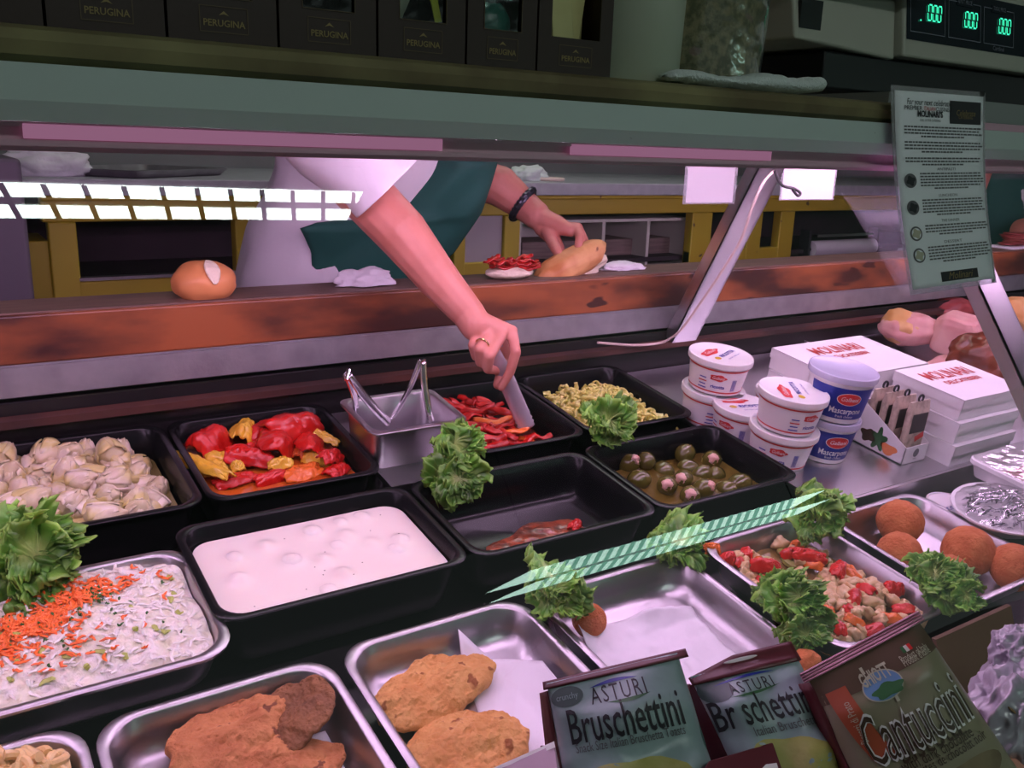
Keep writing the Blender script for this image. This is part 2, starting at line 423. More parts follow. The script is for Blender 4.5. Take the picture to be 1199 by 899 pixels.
# top shelf and rail: profile swept along X
def sweep(name, prof, m, x0=X0, x1=X1, parent=case, bev=0):
    mb = MB(); mb.rings([[Vector((x, y, z)) for y, z in prof] for x in (x0, x1)])
    return mb.build(name, m, parent, mw=CI, ang=25, bevel=bev)
sweep('top_rail', [(.600, 1.5365), (.600, 1.516), (.606, 1.5045), (.66, 1.5045), (.66, 1.5365)], 'rail_paint')
sweep('top_shelf', [(.66, 1.507), (1.28, 1.507), (1.28, 1.530), (.66, 1.530)], 'rail_paint')
pr = [(.612, 1.537), (.604, 1.541), (.602, 1.549), (.606, 1.555), (.614, 1.558), (1.27, 1.558), (1.27, 1.537)]
sweep('shelf_board', pr, 'olive_board', x0=X0, x1=.915)
defm('grey_metal', (.30, .32, .31), .45, .3)
sweep('shelf_plate', [(.640, 1.545), (.640, 1.572), (1.27, 1.572), (1.27, 1.537), (.62, 1.537), (.62, 1.545)], 'grey_metal', x0=.9155, x1=X1)
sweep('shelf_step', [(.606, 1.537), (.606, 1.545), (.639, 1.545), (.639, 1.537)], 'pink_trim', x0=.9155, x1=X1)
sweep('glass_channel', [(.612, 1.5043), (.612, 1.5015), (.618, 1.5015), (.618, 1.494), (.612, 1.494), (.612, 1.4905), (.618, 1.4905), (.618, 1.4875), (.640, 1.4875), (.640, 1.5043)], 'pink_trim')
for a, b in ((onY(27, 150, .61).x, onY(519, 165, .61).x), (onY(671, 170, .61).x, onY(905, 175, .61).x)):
    MB().box(((a+b)/2, .6125, 1.4990), (b-a, .003, .0085)).build('lit_band', 'band_glow', case, mw=CI, smooth=False)  # faint glow stands in for tube light on the pink band
# glass
GT = Vector((0, .626, 1.487)); GB = Vector((0, .42, .915)); gd = (GB-GT).normalized(); gn = Vector((0, gd.z, -gd.y)).normalized()
if gn.y > 0: gn = -gn
mb = MB()
for x in (X0, X1):
    pass
mb.hexa([Vector((X0, 0, 0))+GB, Vector((X1, 0, 0))+GB, Vector((X1, 0, 0))+GB-gn*.005, Vector((X0, 0, 0))+GB-gn*.005,
         Vector((X0, 0, 0))+GT, Vector((X1, 0, 0))+GT, Vector((X1, 0, 0))+GT-gn*.005, Vector((X0, 0, 0))+GT-gn*.005])
mb.build('glass_pane', 'glass', case, mw=CI, smooth=False)
# body, ledges, deck
sweep('case_body', [(.44, 0.02), (.44, dz(.44, -.13)), (1.49, dz(1.49, -.13)), (1.49, .02)], 'black_panel')
sweep('front_ledge', [(.16, .86), (.16, .905), (.43, .905), (.43, .86)], 'steel_dull')
sweep('front_panel', [(.40, .02), (.40, .86), (.44, .86), (.44, .02)], 'white_paint')
sweep('glass_sill', [(.405, .905), (.405, .922), (.418, .922), (.45, .922), (.45, .905)], 'steel')
sweep('deck_panel', [(.45, dz(.45, -.115)), (.45, dz(.45, -.105)), (1.49, dz(1.49, -.105)), (1.49, dz(1.49, -.115))], 'black_panel')
sweep('rear_panel', [(1.490, .95), (1.490, 1.100), (1.499, 1.100), (1.499, .95)], 'black_panel')
defm('brown_reflection', (.035, .014, .012), .5, var=((.09, .03, .02), 5, .1))  # reflected line on the rear bar painted in as dark brown
sweep('rear_strip', [(1.470, 1.066), (1.470, 1.078), (1.487, 1.082), (1.487, 1.066)], 'brown_reflection')
mb = MB(); mb.hexa([dpt(1.256, .895, -.036), dpt(X1, .895, -.036), dpt(X1, 1.485, -.036), dpt(1.256, 1.485, -.036),
                    dpt(1.256, .895, -.03), dpt(X1, .895, -.03), dpt(X1, 1.485, -.03), dpt(1.256, 1.485, -.03)])
mb.hexa([dpt(1.256, .888, -.09), dpt(X1, .888, -.09), dpt(X1, .894, -.09), dpt(1.256, .894, -.09),
         dpt(1.256, .888, -.03), dpt(X1, .888, -.03), dpt(X1, .894, -.03), dpt(1.256, .894, -.03)])
mb.build('steel_deck', 'steel_satin', case, mw=CI, smooth=False)
mb = MB(); mb.hexa([dpt(.578, 1.19, -.03), dpt(.742, 1.19, -.03), dpt(.742, 1.465, -.03), dpt(.578, 1.465, -.03),
                    dpt(.578, 1.19, -.02), dpt(.742, 1.19, -.02), dpt(.742, 1.465, -.02), dpt(.578, 1.465, -.02)])
mb.build('filler_plate', 'steel_satin', case, mw=CI, smooth=False)
# struts
def strut(p0, p1, wx, th, mw_=CI, foot=None):
    p0, p1 = Vector(p0), Vector(p1); d = (p1-p0).normalized(); n = Vector((0, -d.z, d.y)); X = Vector((wx, 0, 0))
    if n.y > 0: n = -n
    mb = MB()
    # channel: web plus two flanges
    for a, b, h in ((0, 1, .004), (0, .08, th), (.92, 1, th)):
        q = [p1+X*a, p1+X*b, p1+X*b-n*h, p1+X*a-n*h, p0+X*a, p0+X*b, p0+X*b-n*h, p0+X*a-n*h]; mb.hexa(q)
    if foot: mb.box(((p1.x+wx/2), p1.y, (p1.z+foot)/2), (wx, .03, p1.z-foot))
    return mb.build('support_strut', 'steel_satin', case, mw=CI, smooth=False)
xs = onY(770, 400, 1.47).x
p_b = onY(800, 400, 1.47); p_t = onX(915, 203, p_b.x)
strut((p_b.x-.035, p_t.y+.01, 1.507), (p_b.x-.035, p_b.y, p_b.z), .075, .03)
q_t = onX(1086, 205, 1.36); q_b = onX(1222, 425, 1.36)
sl_ = (q_t.y-q_b.y)/(q_t.z-q_b.z); z_ = .915; q_b = Vector((1.36, max(.455, q_b.y-(q_b.z-z_)*sl_), z_))
strut((1.335, q_t.y, 1.507), (1.335, q_b.y, q_b.z), .06, .025)
# lamp tubes
def tube_lamp(y, z, label):
    t = thing('fluorescent_tube', label, 'lamp', (1.2, y, z))
    MB().tube([(-1.8, 0, 0), (0, 0, 0), (1.8, 0, 0)], .009, 14).build('glass_tube', 'tube_pink', t)
    for s in (-1, 1): MB().tube([(s*1.8, 0, 0), (s*1.84, 0, 0)], .0105, 14).build('end_cap', 'steel', t)
tube_lamp(.690, 1.4965, 'pink fluorescent tube just behind the front rail under the shelf')
tube_lamp(1.12, 1.4945, 'pink fluorescent tube farther back under the shelf over the pans')
# ------------------------------------------------------------------ wooden counter
ct = thing('wooden_counter', 'long reddish brown wooden counter plank with steel fascia behind the pans', 'counter', (1.2, 1.58, 0))
KI = Matrix.Translation((-1.2, -1.58, 0))
MB().hexa([Vector(p) for p in ((X0, 1.5, 1.156), (X1, 1.5, 1.156), (X1, 1.625, 1.156), (X0, 1.625, 1.156), (X0, 1.5, 1.232), (X1, 1.5, 1.232), (X1, 1.625, 1.232), (X0, 1.625, 1.232))]).build('plank', 'wood', ct, mw=KI, bevel=.004)
MB().box(((X0+X1)/2, 1.564, 1.2335), (X1-X0, .118, .003)).build('worn_top', 'wood_top', ct, mw=KI, smooth=False)
mb = MB(); mb.box(((X0+X1)/2, 1.503, 1.13), (X1-X0, .01, .046)); mb.box(((X0+X1)/2, 1.515, 1.155), (X1-X0, .03, .003))
mb.build('steel_fascia', 'steel_dull', ct, mw=KI, smooth=False)
MB().box(((X0+X1)/2, 1.57, .56), (X1-X0, .1, 1.08)).build('base', 'black_panel', ct, mw=KI, smooth=False)

# ------------------------------------------------------------------ pans
def pan(name, label, x0, x1, y0, y1, m='black_plastic', depth=.085, off=0, rim=.011, cr=.03, wall=.006, rz=0, th=.004, group=None, taper=.008):
    cx, cy = (x0+x1)/2, (y0+y1)/2; hx = (x1-x0)/2; hy = (y1-y0)/2/math.cos(T)
    o_l = [(hx, hy, cr, -th), (hx, hy, cr, -.001), (hx-.0015, hy-.0015, cr, .0), (hx-rim+.002, hy-rim+.002, cr, 0), (hx-rim, hy-rim, cr, -.002),
           (hx-rim-taper*.6, hy-rim-taper*.6, cr*1.05, -depth*.55), (hx-rim-taper, hy-rim-taper, cr*1.1, -depth+.012), (hx-rim-taper-.010, hy-rim-taper-.010, cr, -depth)]
    mb = MB()
    q = hx-rim+.0025; r_ = hy-rim+.0025
    loops = [rrect(q-taper-.010, r_-taper-.010, cr, -depth-.002), rrect(q-taper, r_-taper, cr*1.1, -depth+.010), rrect(q-taper*.6, r_-taper*.6, cr*1.05, -depth*.55), rrect(q, r_, cr, -th)] + [rrect(a, b, c, z) for a, b, c, z in o_l]
    mb.rings(loops, True, True)
    o = mb.build(name, m, None, mw=deckF(cx, cy, off, rz), ang=50)
    tag(o, label, 'tray' if 'tray' in name else 'pan', group)
    o['_hx'] = hx-rim; o['_hy'] = hy-rim
    Fm = deckF(cx, cy, off, rz)
    del o['_hx']; del o['_hy']
    return o, Fm, hx-rim, hy-rim
def fill(name, Fm, hx, hy, top, bottom, m, label, cat, zf=None, cr=.03, n=(60, 44), kind=None, group=None):
    """solid body of food or liquid filling a pan"""
    k_ = .0045*min(1, abs(top)/.045)+.0006; hx -= k_; hy -= k_
    def cl(x, y):
        ax, ay = abs(x), abs(y)
        if ax > hx-cr and ay > hy-cr:
            dx, dy = ax-(hx-cr), ay-(hy-cr); L = math.hypot(dx, dy)
            mx = max(dx, dy)
            if L > 1e-9: s_ = mx/L; dx *= s_; dy *= s_
            ax, ay = hx-cr+dx, hy-cr+dy
        return math.copysign(ax, x), math.copysign(ay, y)
    mb = MB(); nx, ny = n
    def g(a, b):
        x, y = cl((2*a-1)*hx, (2*b-1)*hy); return Vector((x, y, top+(zf(x, y) if zf else 0)))
    mb.grid(g, nx, ny)
    per = [i for i in range(nx+1)] + [(j)*(nx+1)+nx for j in range(1, ny+1)] + [ny*(nx+1)+i for i in range(nx-1, -1, -1)] + [j*(nx+1) for j in range(ny-1, 0, -1)]
    base = len(mb.v); tv = [mb.v[i] for i in per]
    mb.v += [(x*(1-.012/hx), y*(1-.012/hy), bottom) for x, y, z in tv]
    k = len(per)
    for i in range(k): mb.f.append((per[i], base+i, base+(i+1) % k, per[(i+1) % k])); mb.m.append(0)
    mb.f.append(tuple(base+i for i in range(k))); mb.m.append(0)
    o = mb.build(name, m, None, mw=Fm, ang=60)
    return tag(o, label, cat, group, kind)
def N3(x, y, s, seed=0): return noise.noise(Vector((x*s+seed*3.3, y*s-seed*1.7, seed*.9)))

P = {}
P['art'] = pan('food_pan', 'black pan heaped with artichoke hearts at the left of the back row', -.005, .300, 1.205, 1.475)
P['pep'] = pan('food_pan', 'black pan of large red and yellow roasted peppers in orange oil', .305, .575, 1.205, 1.475)
P['red'] = pan('food_pan', 'black pan of red pepper strips under the gripping hand', .742, .980, 1.205, 1.475)
P['yel'] = pan('food_pan', 'black pan of chopped yellow peppers at the right of the back row', .985, 1.250, 1.205, 1.475)
P['milk'] = pan('food_pan', 'black pan full of white milky liquid in the middle row', .240, .580, .942, 1.160)
P['empty'] = pan('food_pan', 'nearly empty black pan with a smear of red sauce', .585, .920, .942, 1.160, depth=.075)
P['olive'] = pan('food_pan', 'black pan of green olives in oil in the middle row', .925, 1.250, .942, 1.165)
P['slaw'] = pan('food_tray', 'stainless tray of coleslaw topped with shredded carrot', -.085, .250, .900, 1.125, m='steel', off=-.006, depth=.06, cr=.04)
P['fl'] = pan('food_tray', 'stainless tray of dark breaded cutlets at bottom left', .092, .345, .64, .885, m='steel', off=-.03, depth=.045, cr=.04)
P['mac'] = pan('food_tray', 'stainless tray of pale macaroni in the bottom left corner', -.17, .086, .64, .892, m='steel', off=-.03, depth=.055, cr=.04)
P['fc'] = pan('food_tray', 'stainless tray holding two golden breaded cutlets', .357, .618, .63, .890, m='steel', off=-.03, depth=.045, cr=.04)
P['pap'] = pan('food_tray', 'nearly empty stainless tray lined with white paper', .632, .905, .60, .885, m='steel', off=-.03, depth=.045, cr=.04)
P['veg'] = pan('food_tray', 'narrow stainless tray of chicken and red pepper salad', .945, 1.195, .615, .890, m='steel', off=-.03, depth=.045, cr=.04)
P['croq'] = pan('food_tray', 'stainless tray of round breaded rice balls at the right', 1.218, 1.47, .605, .868, m='steel', off=-.03, depth=.045, cr=.04)

def scatter(n, hx, hy, rnd, mind=None):
    pts = []; tries = 0
    while len(pts) < n and tries < n*60:
        tries += 1; p = (rnd.uniform(-hx, hx), rnd.uniform(-hy, hy))
        if mind and any((p[0]-q[0])**2+(p[1]-q[1])**2 < mind*mind for q in pts): continue
        pts.append(p)
    return pts
# artichokes ------------------------------------------------------
_, Fm, hx, hy = P['art']
fill('oil_bath', Fm, hx-.004, hy-.004, -.045, -.08, 'brine', 'cloudy green marinade around the artichoke hearts', 'marinade', kind='stuff')
def bud(p):
    r = 1-.35*max(0, p.z)-.0*p.x; a = math.atan2(p.y, p.x)
    r *= 1+.10*abs(math.sin(2.5*a+p.z*2))
    return Vector((p.x*r, p.y*r, p.z*1.15 if p.z > 0 else p.z*.9))
protoA = []
for k in range(4):
    rt = tag(empty('artichoke_heart'), 'pale marinated artichoke heart lying in the heaped back left pan', 'artichoke', 'artichoke hearts in the back left pan')
    inst('heart', blob_mesh('heart', (.0155, .0145, .019), k+1, .22, 1.6, 'art', 3, fn=bud), Matrix.Identity(4), rt)
    mb = MB()
    for j in range(5):
        a0 = j*2*PI/5+k; wdt = .55
        def g(a, b, a0=a0, wdt=wdt, j=j):
            th = a0+(a-.5)*2*wdt*(1-.35*b); z = -.011+.028*b; r = .0158*(1+.08*b*math.sin(j*2.1+k))*(1-.10*b-.50*b*b)+.0012
            return Vector((r*math.cos(th), r*math.sin(th), z+.003*N3(th, b, 3, k)))
        mb.grid(g, 6, 6)
    mb.build('petals', 'art_petal', rt, solid=.0016)
    if k % 2 == 0: MB().tube([(0, 0, -.014), (.001, 0, -.021), (.002, .001, -.030)], [.0062, .0055, .0058], 10).build('stem', 'art_petal', rt)
    protoA.append(rt)
rnd = random.Random(3)
layers = [(46, -.040, .024), (52, -.016, .024), (30, .004, .027)]
cnt = 0
for n_, z_, md in layers:
    for (x, y) in scatter(n_, hx-(.026 if z_ < -.03 else .016), hy-(.034 if z_ < -.03 else .022), rnd, md*.82):
        if z_ > -.03 and x > hx-.060 and y < hy-.05: continue
        if z_ > -.005 and (x > hx-.065 or y < -hy+.03 or y > hy-.03): continue
        o = protoA[cnt % 4]
        mw = Fm @ TR((x, y, z_+rnd.uniform(-.004, .004)), (rnd.uniform(-1.4, 1.4), rnd.uniform(-1.4, 1.4), rnd.uniform(0, 6.3)), rnd.uniform(1.0, 1.35))
        if cnt < 4: o.matrix_world = mw
        else: copy_tree(o, mw)
        cnt += 1
# roasted peppers ---------------------------------------------------
_, Fm, hx, hy = P['pep']
fill('oil_bath', Fm, hx-.004, hy-.004, -.036, -.08, 'oil_orange', 'orange oil pooled around the roasted peppers', 'oil', kind='stuff', zf=lambda x, y: .004*N3(x, y, 25, 2))
def shell_piece(name, seed, L, W, H, m, label, mw, group=None, cat='pepper', curl=1.0, wr=.003):
    if group is None and 'scrap' not in name and seed < 30: L *= 1.2; W *= 1.25; H *= 1.15
    def g(a, b):
        s = (a-.5)*2; t = (b-.5)*2; e = math.sqrt(max(0, 1-.62*s*s))
        wob = 1+.22*N3(s, t, 1.5, seed)
        x = L/2*s*(1+.14*N3(t, 0, 2, seed+5)); y = W/2*t*e*wob
        z = H*(1-abs(t)**2.2*curl)*(1-.55*s*s*s*s)+.35*H*N3(s, t, 1.6, seed+2)+wr*N3(s, t*.5, 8, seed+3)+wr*.5*N3(s, t, 16, seed+4)
        return Vector((x, y, z))
    o = MB().grid(g, 32, 26).build(name, m, None, mw=mw, ang=180, solid=.0035)
    return tag(o, label, cat, group)
pw = [(.247, .515, 'pep_red', .058, .050, .020, 'round bright red pepper half at the left of the pepper pan'),
      (.295, .5, 'pep_yellow', .05, .03, .02, 'yellow pepper curl standing beside the round red half'),
      ]
def pw_at(u, v, off): 
    p = dk(u, v, off); return p
def placeP(u, v, off, rot, *a):
    p = dk(u, v, off); return Matrix.Translation(p) @ DT @ Euler(rot).to_matrix().to_4x4()
shell_piece('pepper_piece', 1, .058, .052, .024, 'pep_red', 'round bright red pepper half at the left of the pepper pan', placeP(245, 520, -.022, (.15, -.1, .6)), curl=1.2)
shell_piece('pepper_piece', 2, .058, .034, .018, 'pep_yellow', 'golden yellow pepper curl standing beside the round red half', placeP(285, 508, -.018, (.2, .1, 1.1)), curl=1.1)
shell_piece('pepper_piece', 3, .085, .060, .026, 'pep_red', 'largest glossy red pepper slab at the back of the pepper pan', placeP(341, 506, -.014, (.35, .1, .25)))
shell_piece('pepper_piece', 21, .055, .048, .022, 'pep_red', 'wrinkled red pepper fold hanging off the largest slab', placeP(322, 522, -.016, (.5, 0, 1.2)))
shell_piece('pepper_piece', 4, .062, .036, .016, 'pep_red', 'wrinkled red pepper piece in the middle of the orange oil', placeP(292, 537, -.026, (.1, .1, -.4)))
shell_piece('pepper_piece', 5, .040, .026, .012, 'pep_red', 'small folded red pepper piece at the right of the pepper pan', placeP(387, 537, -.022, (.1, .2, .5)))
shell_piece('pepper_piece', 6, .100, .024, .010, 'pep_yellow', 'long yellow pepper strip along the left wall of its pan', placeP(237, 547, -.020, (0, .05, 2.05)), wr=.004)
shell_piece('pepper_piece', 7, .035, .030, .010, 'pep_yellow', 'flat yellow pepper flap below the round red half', placeP(248, 550, -.030, (0, 0, .3)))
shell_piece('pepper_piece', 8, .032, .018, .012, 'pep_yellow', 'bright yellow pepper scrap in the front of the oil', placeP(328, 546, -.029, (0, 0, -.2)))
shell_piece('pepper_piece', 9, .016, .016, .010, 'pep_yellow', 'tiny yellow pepper nub poking out of the oil', placeP(278, 549, -.028, (0, 0, 0)))
shell_piece('pepper_piece', 10, .062, .014, .009, 'pep_yellow', 'thin yellow pepper strip behind the largest red slab', placeP(374, 512, -.020, (0, .1, -.9)))
shell_piece('pepper_piece', 11, .060, .034, .008, 'pep_orange', 'submerged orange pepper piece near the front right of its pan', placeP(352, 554, -.034, (0, 0, .3)))
shell_piece('pepper_piece', 12, .055, .03, .008, 'pep_red', 'submerged red pepper piece at the front left of its pan', placeP(275, 563, -.034, (0, 0, .2)))
shell_piece('pepper_piece', 13, .040, .026, .008, 'pep_red', 'submerged red pepper piece in the front right corner of its pan', placeP(395, 552, -.034, (0, 0, .5)))
for k_, (u, v, L_, W_, m_, off, rz, lab) in enumerate(((312, 508, .070, .050, 'pep_red', -.018, .1, 'red pepper slab filling the gap left of the largest slab'), (362, 522, .055, .045, 'pep_red', -.016, 1.3, 'red pepper lobe hanging right of the wrinkled fold'), (300, 527, .050, .030, 'pep_red', -.030, .2, 'dull red pepper scrap beneath the yellow curl'), (262, 541, .055, .030, 'pep_yellow', -.034, -.3, 'yellow pepper piece sunk left of centre in the orange oil'), (372, 540, .050, .026, 'pep_yellow', -.036, -.6, 'olive yellow pepper strip sunk near the right of the oil'), (318, 563, .060, .026, 'pep_red', -.037, .2, 'dark red pepper piece sunk at the front middle of the oil'), (352, 532, .04, .03, 'pep_orange', -.034, .9, 'orange pepper scrap sunk right of the wrinkled red piece'))):
    shell_piece('pepper_piece', 110+k_, L_, W_, .016, m_, lab, placeP(u, v, off, (.15, .05, rz)))
# red strips ----------------------------------------------------------
_, Fm, hx, hy = P['red']
fill('oil_bath', Fm, hx-.004, hy-.004, -.055, -.08, 'oil_red', 'dark red oil at the bottom of the pepper strip pan', 'oil', kind='stuff')
protoS = []
for k in range(6):
    mb = MB(); L = .045+.012*(k % 3)
    def g(a, b, k=k, L=L):
        s = (a-.5)*2; t = (b-.5)*2
        bend = .012*math.sin(s*1.6+k)*(1 if k % 2 else -1); w_ = .0088*(1-.3*s*s)*(1+.3*N3(s, 0, 2, k))
        return Vector((L/2*s, bend+w_*t, .0045*(1-t*t)+.008*N3(s, 0, 1.4, k+9)+.0015*N3(s, t, 6, k)))
    mb.grid(g, 18, 6)
    o = mb.build('pepper_strip', 'strip_red' if k < 5 else 'pep_orange', None, ang=180, solid=.0028)
    protoS.append(tag(o, 'glossy red pepper strip in the pan under the tongs' if k < 5 else 'orange pepper strip among the red strips in the pan under the tongs', 'pepper strip', 'pepper strips under the tongs' if k < 5 else 'orange strips under the tongs'))
rnd = random.Random(5); cnt = 0
for z_, n_ in ((-.048, 46), (-.036, 46), (-.024, 40), (-.012, 30)):
    for (x, y) in scatter(n_, hx-(.034 if z_ < -.03 else .026), hy-(.036 if z_ < -.03 else .026), rnd):
        if x > hx-.075+(.02 if y < -hy+.04 else 0) and z_ > -.06: 
            if not (y < -hy+.06 and x < hx-.045): continue
        if z_ > -.02 and (abs(x+.03) > hx-.040 or abs(y) > hy-.034): continue
        k = rnd.choice((0, 1, 2, 3, 4)) if cnt > 6 else cnt % 6
        if rnd.random() < .04: k = 5
        mw = Fm @ TR((x, y, z_), (rnd.uniform(-.5, .5), rnd.uniform(-.3, .3), rnd.uniform(-1.3, .5)), rnd.uniform(.95, 1.25))
        if cnt < 6: protoS[cnt].matrix_world = mw
        else: copy_tree(protoS[k], mw)
        cnt += 1
# chopped yellow -------------------------------------------------------
_, Fm, hx, hy = P['yel']
fill('oil_bath', Fm, hx-.004, hy-.004, -.055, -.08, 'brine', 'thin brine under the chopped yellow peppers', 'brine', kind='stuff')
fill('pepper_bed', Fm, hx-.03, hy-.02, -.044, -.054, 'pepperoncini', 'packed lower bed of finely chopped yellow peppers', 'chopped pepper', kind='stuff', zf=lambda x, y: .016*max(0, 1-(x/.10)**2)*max(0, 1-(y/.12)**2)+.006*N3(x, y, 60, 1))
protoY = []
for k in range(4):
    mb = MB(); rr = .0085+.001*k; arc = (4.6, 3.2, 5.4, 2.4)[k]
    pts = [Vector((rr*math.cos(t)*(1+.1*k), rr*math.sin(t), .002*math.sin(2*t+k))) for t in [arc*i/12 for i in range(13)]]
    mb.tube(pts, [.0026+.0006*math.sin(i*1.3+k) for i in range(13)], 7, flat=1.5)
    protoY.append(tag(mb.build('pepper_ring', 'pepperoncini'), 'curled piece of chopped yellow pepper heaped in the back right pan', 'chopped pepper', 'chopped yellow peppers'))
rnd = random.Random(8); cnt = 0
for (x, y) in scatter(420, hx-.022, hy-.012, rnd):
    h = .030*max(0, 1-((x+.0)/(hx))**2)*max(0, 1-((y)/(hy*1.05))**2)
    if y < -hy+.04 and x < -.02: h = .012
    if cnt >= 290: break
    if y > hy-.035: continue
    mw = Fm @ TR((x, y, -.044+h+rnd.uniform(0, .008)), (rnd.uniform(-1, 1), rnd.uniform(-1, 1), rnd.uniform(0, 6.3)), rnd.uniform(.75, 1.2))
    if cnt < 4: protoY[cnt].matrix_world = mw
    else: copy_tree(protoY[cnt % 4], mw)
    cnt += 1
# milk and mozzarella ---------------------------------------------------
_, Fm, hx, hy = P['milk']
mz = [(-.105, .045), (-.06, .055), (.01, .065), (.055, .072), (.09, .075), (-.115, -.005), (.03, .02), (.0, -.005), (-.04, .01), (.075, .01), (.10, -.02), (.01, -.045), (-.02, -.07), (.05, .04), (.115, -.0)]
def mzf(x, y):
    h = 0
    for i, (a, b) in enumerate(mz): h += (.0045+.002*(i % 3))*math.exp(-((x-a)**2+(y-b)**2)/(.013**2))
    return h
fill('milky_liquid', Fm, hx-.003, hy-.003, -.022, -.08, 'cream', 'white milky whey filling the middle row pan', 'whey', kind='stuff', zf=mzf, n=(90, 64))
me = blob_mesh('mozzarella_ball', (.019, .019, .015), 3, .05, 1.5, 'mozz', 3)
for i, (a, b) in enumerate(mz):
    if i % 2 == 0 or i == 3:
        o = inst('mozzarella_ball', me, Fm @ TR((a, b, -.0315+.001*(i % 3)), (0, 0, i), 1)); tag(o, 'white mozzarella ball just breaking the surface of the milky liquid', 'mozzarella', 'mozzarella balls in whey')
me = blob_mesh('herb_fleck', (.0011, .0008, .0004), 3, .2, 2, 'pepper_corn', 1)
rnd = random.Random(2)
for (x, y) in scatter(16, hx-.03, hy-.02, rnd):
    tag(inst('herb_fleck', me, Fm @ TR((x, y, -.0215+mzf(x, y)), (0, 0, x*50), 1)), 'tiny dark herb fleck floating on the milky liquid', 'herb', 'herb flecks on whey')
# sauce in nearly empty pan -----------------------------------------------
_, Fm, hx, hy = P['empty']
defm('sauce', (.09, .018, .007), .35, bump=(80, 1, .004), var=((.30, .05, .015), 45, .12), coat=.6)
mb = MB()
def g(a, b):
    th = 2*PI*a; k = b*(1+.35*noise.noise(Vector((math.cos(th)*1.5, math.sin(th)*1.5, 3))))
    x = .012+.098*k*math.cos(th); y = -.018+.052*k*math.sin(th)+.12*(x-.02)
    return Vector((x, y, -.0735+.004*(1-b)**.5+.006*N3(x, y, 70, 4)*(1-b)**.5))
mb.grid(g, 40, 14); tag(mb.build('sauce_smear', 'sauce', None, mw=Fm), 'reddish brown sauce remains at the bottom of the empty pan', 'sauce', kind='stuff')
shell_piece('pepper_scrap', 31, .030, .018, .006, 'strip_red', 'last shiny red pepper scrap in the nearly empty pan', Fm @ TR((.088, -.004, -.070), (0, 0, .5)))
# olives ---------------------------------------------------------------------
_, Fm, hx, hy = P['olive']
fill('oil_bath', Fm, hx-.004, hy-.004, -.050, -.08, 'brine_olive', 'golden brown oil around the green olives', 'oil', kind='stuff', zf=lambda x, y: .003*N3(x, y, 20, 5))
mo = blob_mesh('olive_flesh', (.0225, .0185, .0185), 1, .04, 1.2, 'olive', 4)
mg = blob_mesh('garlic_stuffing', (.0075, .0115, .0100), 2, .3, 1.6, 'garlic', 3)
ol = [(736, 543, 1, 0), (756, 540, 0, 0), (748, 562, 0, 0), (802, 531, 0, .004), (833, 539, 2, 0), (781, 569, 2, 0), (800, 562, 2, -.004), (823, 573, 1, 0), (866, 566, 0, 0), (808, 581, 2, -.004), (777, 552, 0, -.012), (806, 549, 0, -.012), (838, 557, 0, -.012), (850, 574, 0, -.010), (822, 556, 0, -.010)]
for i, (u, v, kk, dzz) in enumerate(ol):
    p = dk(u, v, -.042+dzz); d = (C-p).normalized(); d = (d+Vector((rnd.uniform(-.3, .3), rnd.uniform(-.2, .2), rnd.uniform(-.1, .3)))+(Vector((.9, 0, 0)) if kk == 1 else Vector((0, 0, 0)))).normalized()
    rot = d.to_track_quat('X', 'Z').to_matrix().to_4x4() if kk else Euler((.2*i, .3, i*1.1)).to_matrix().to_4x4()
    rt = tag(empty('olive', p, rot), ('large green olive stuffed with pink garlic in the oil pan' if kk else 'plain looking large green olive in the oil pan'), 'olive', 'garlic stuffed olives' if kk else 'green olives')
    inst('olive_flesh', mo, Matrix.Identity(4), rt)
    if kk: inst('garlic_stuffing', mg, TR((.0165, 0, 0)), rt)
# coleslaw -----------------------------------------------------------------------
_, Fm, hx, hy = P['slaw']
def sz(x, y): return .020*max(0, 1-(x/(hx*1.05))**4)*max(0, 1-(y/(hy*1.02))**4)+.012*N3(x, y, 14, 3)+.006*N3(x, y, 45, 5)+.003*N3(x, y, 110, 6)+.012*math.exp(-((x-.02)**2+(y-.07)**2)/.003)
fill('coleslaw', Fm, hx-.002, hy-.002, -.014, -.055, 'slaw', 'creamy white coleslaw heaped in the left stainless tray', 'coleslaw', kind='stuff', zf=sz, n=(150, 110), cr=.04)
rnd = random.Random(11)
def shreds(name, pts, m, label, L, w_, lift=.001, kind='stuff', cat='vegetable'):
    mb = MB()
    for (x, y) in pts:
        z = -.014+sz(x, y)+lift; a = rnd.uniform(0, PI); l = L*rnd.uniform(.5, 1.4); d = Vector((math.cos(a), math.sin(a), 0)); n_ = Vector((-d.y, d.x, 0))
        k = rnd.uniform(-.4, .4)
        mb.tube([Vector((x, y, z))+d*l*s+n_*l*k*(s*s*4)+Vector((0, 0, rnd.uniform(-.001, .003))) for s in (-.5, -.2, .1, .3, .5)], [w_*.5, w_, w_*1.1, w_, w_*.4], 5, flat=.6)
    return tag(mb.build(name, m, None, mw=Fm), label, cat, kind=kind)
cp = [(rnd.gauss(-.030, .045), rnd.gauss(.005, .016)) for _ in range(420)]
cp = [(x+.45*(y), y+.38*(x+.030)) for x, y in cp]
cp += [(rnd.gauss(.035, .03), rnd.gauss(.05, .014)) for _ in range(28)]+[(rnd.gauss(-.01, .022), rnd.gauss(-.04, .016)) for _ in range(34)]+scatter(40, hx-.03, hy-.03, rnd)
cp = [(x, y) for x, y in cp if abs(x) < hx-.02 and abs(y) < hy-.02]
shreds('shredded_carrot', cp, 'carrot', 'bright orange shredded carrot scattered over the coleslaw', .014, .0019, .0025)
shreds('cabbage_shreds', scatter(330, hx-.012, hy-.012, rnd), 'slaw_shred', 'pale cabbage shreds lying on the coleslaw', .017, .0019, .0002)
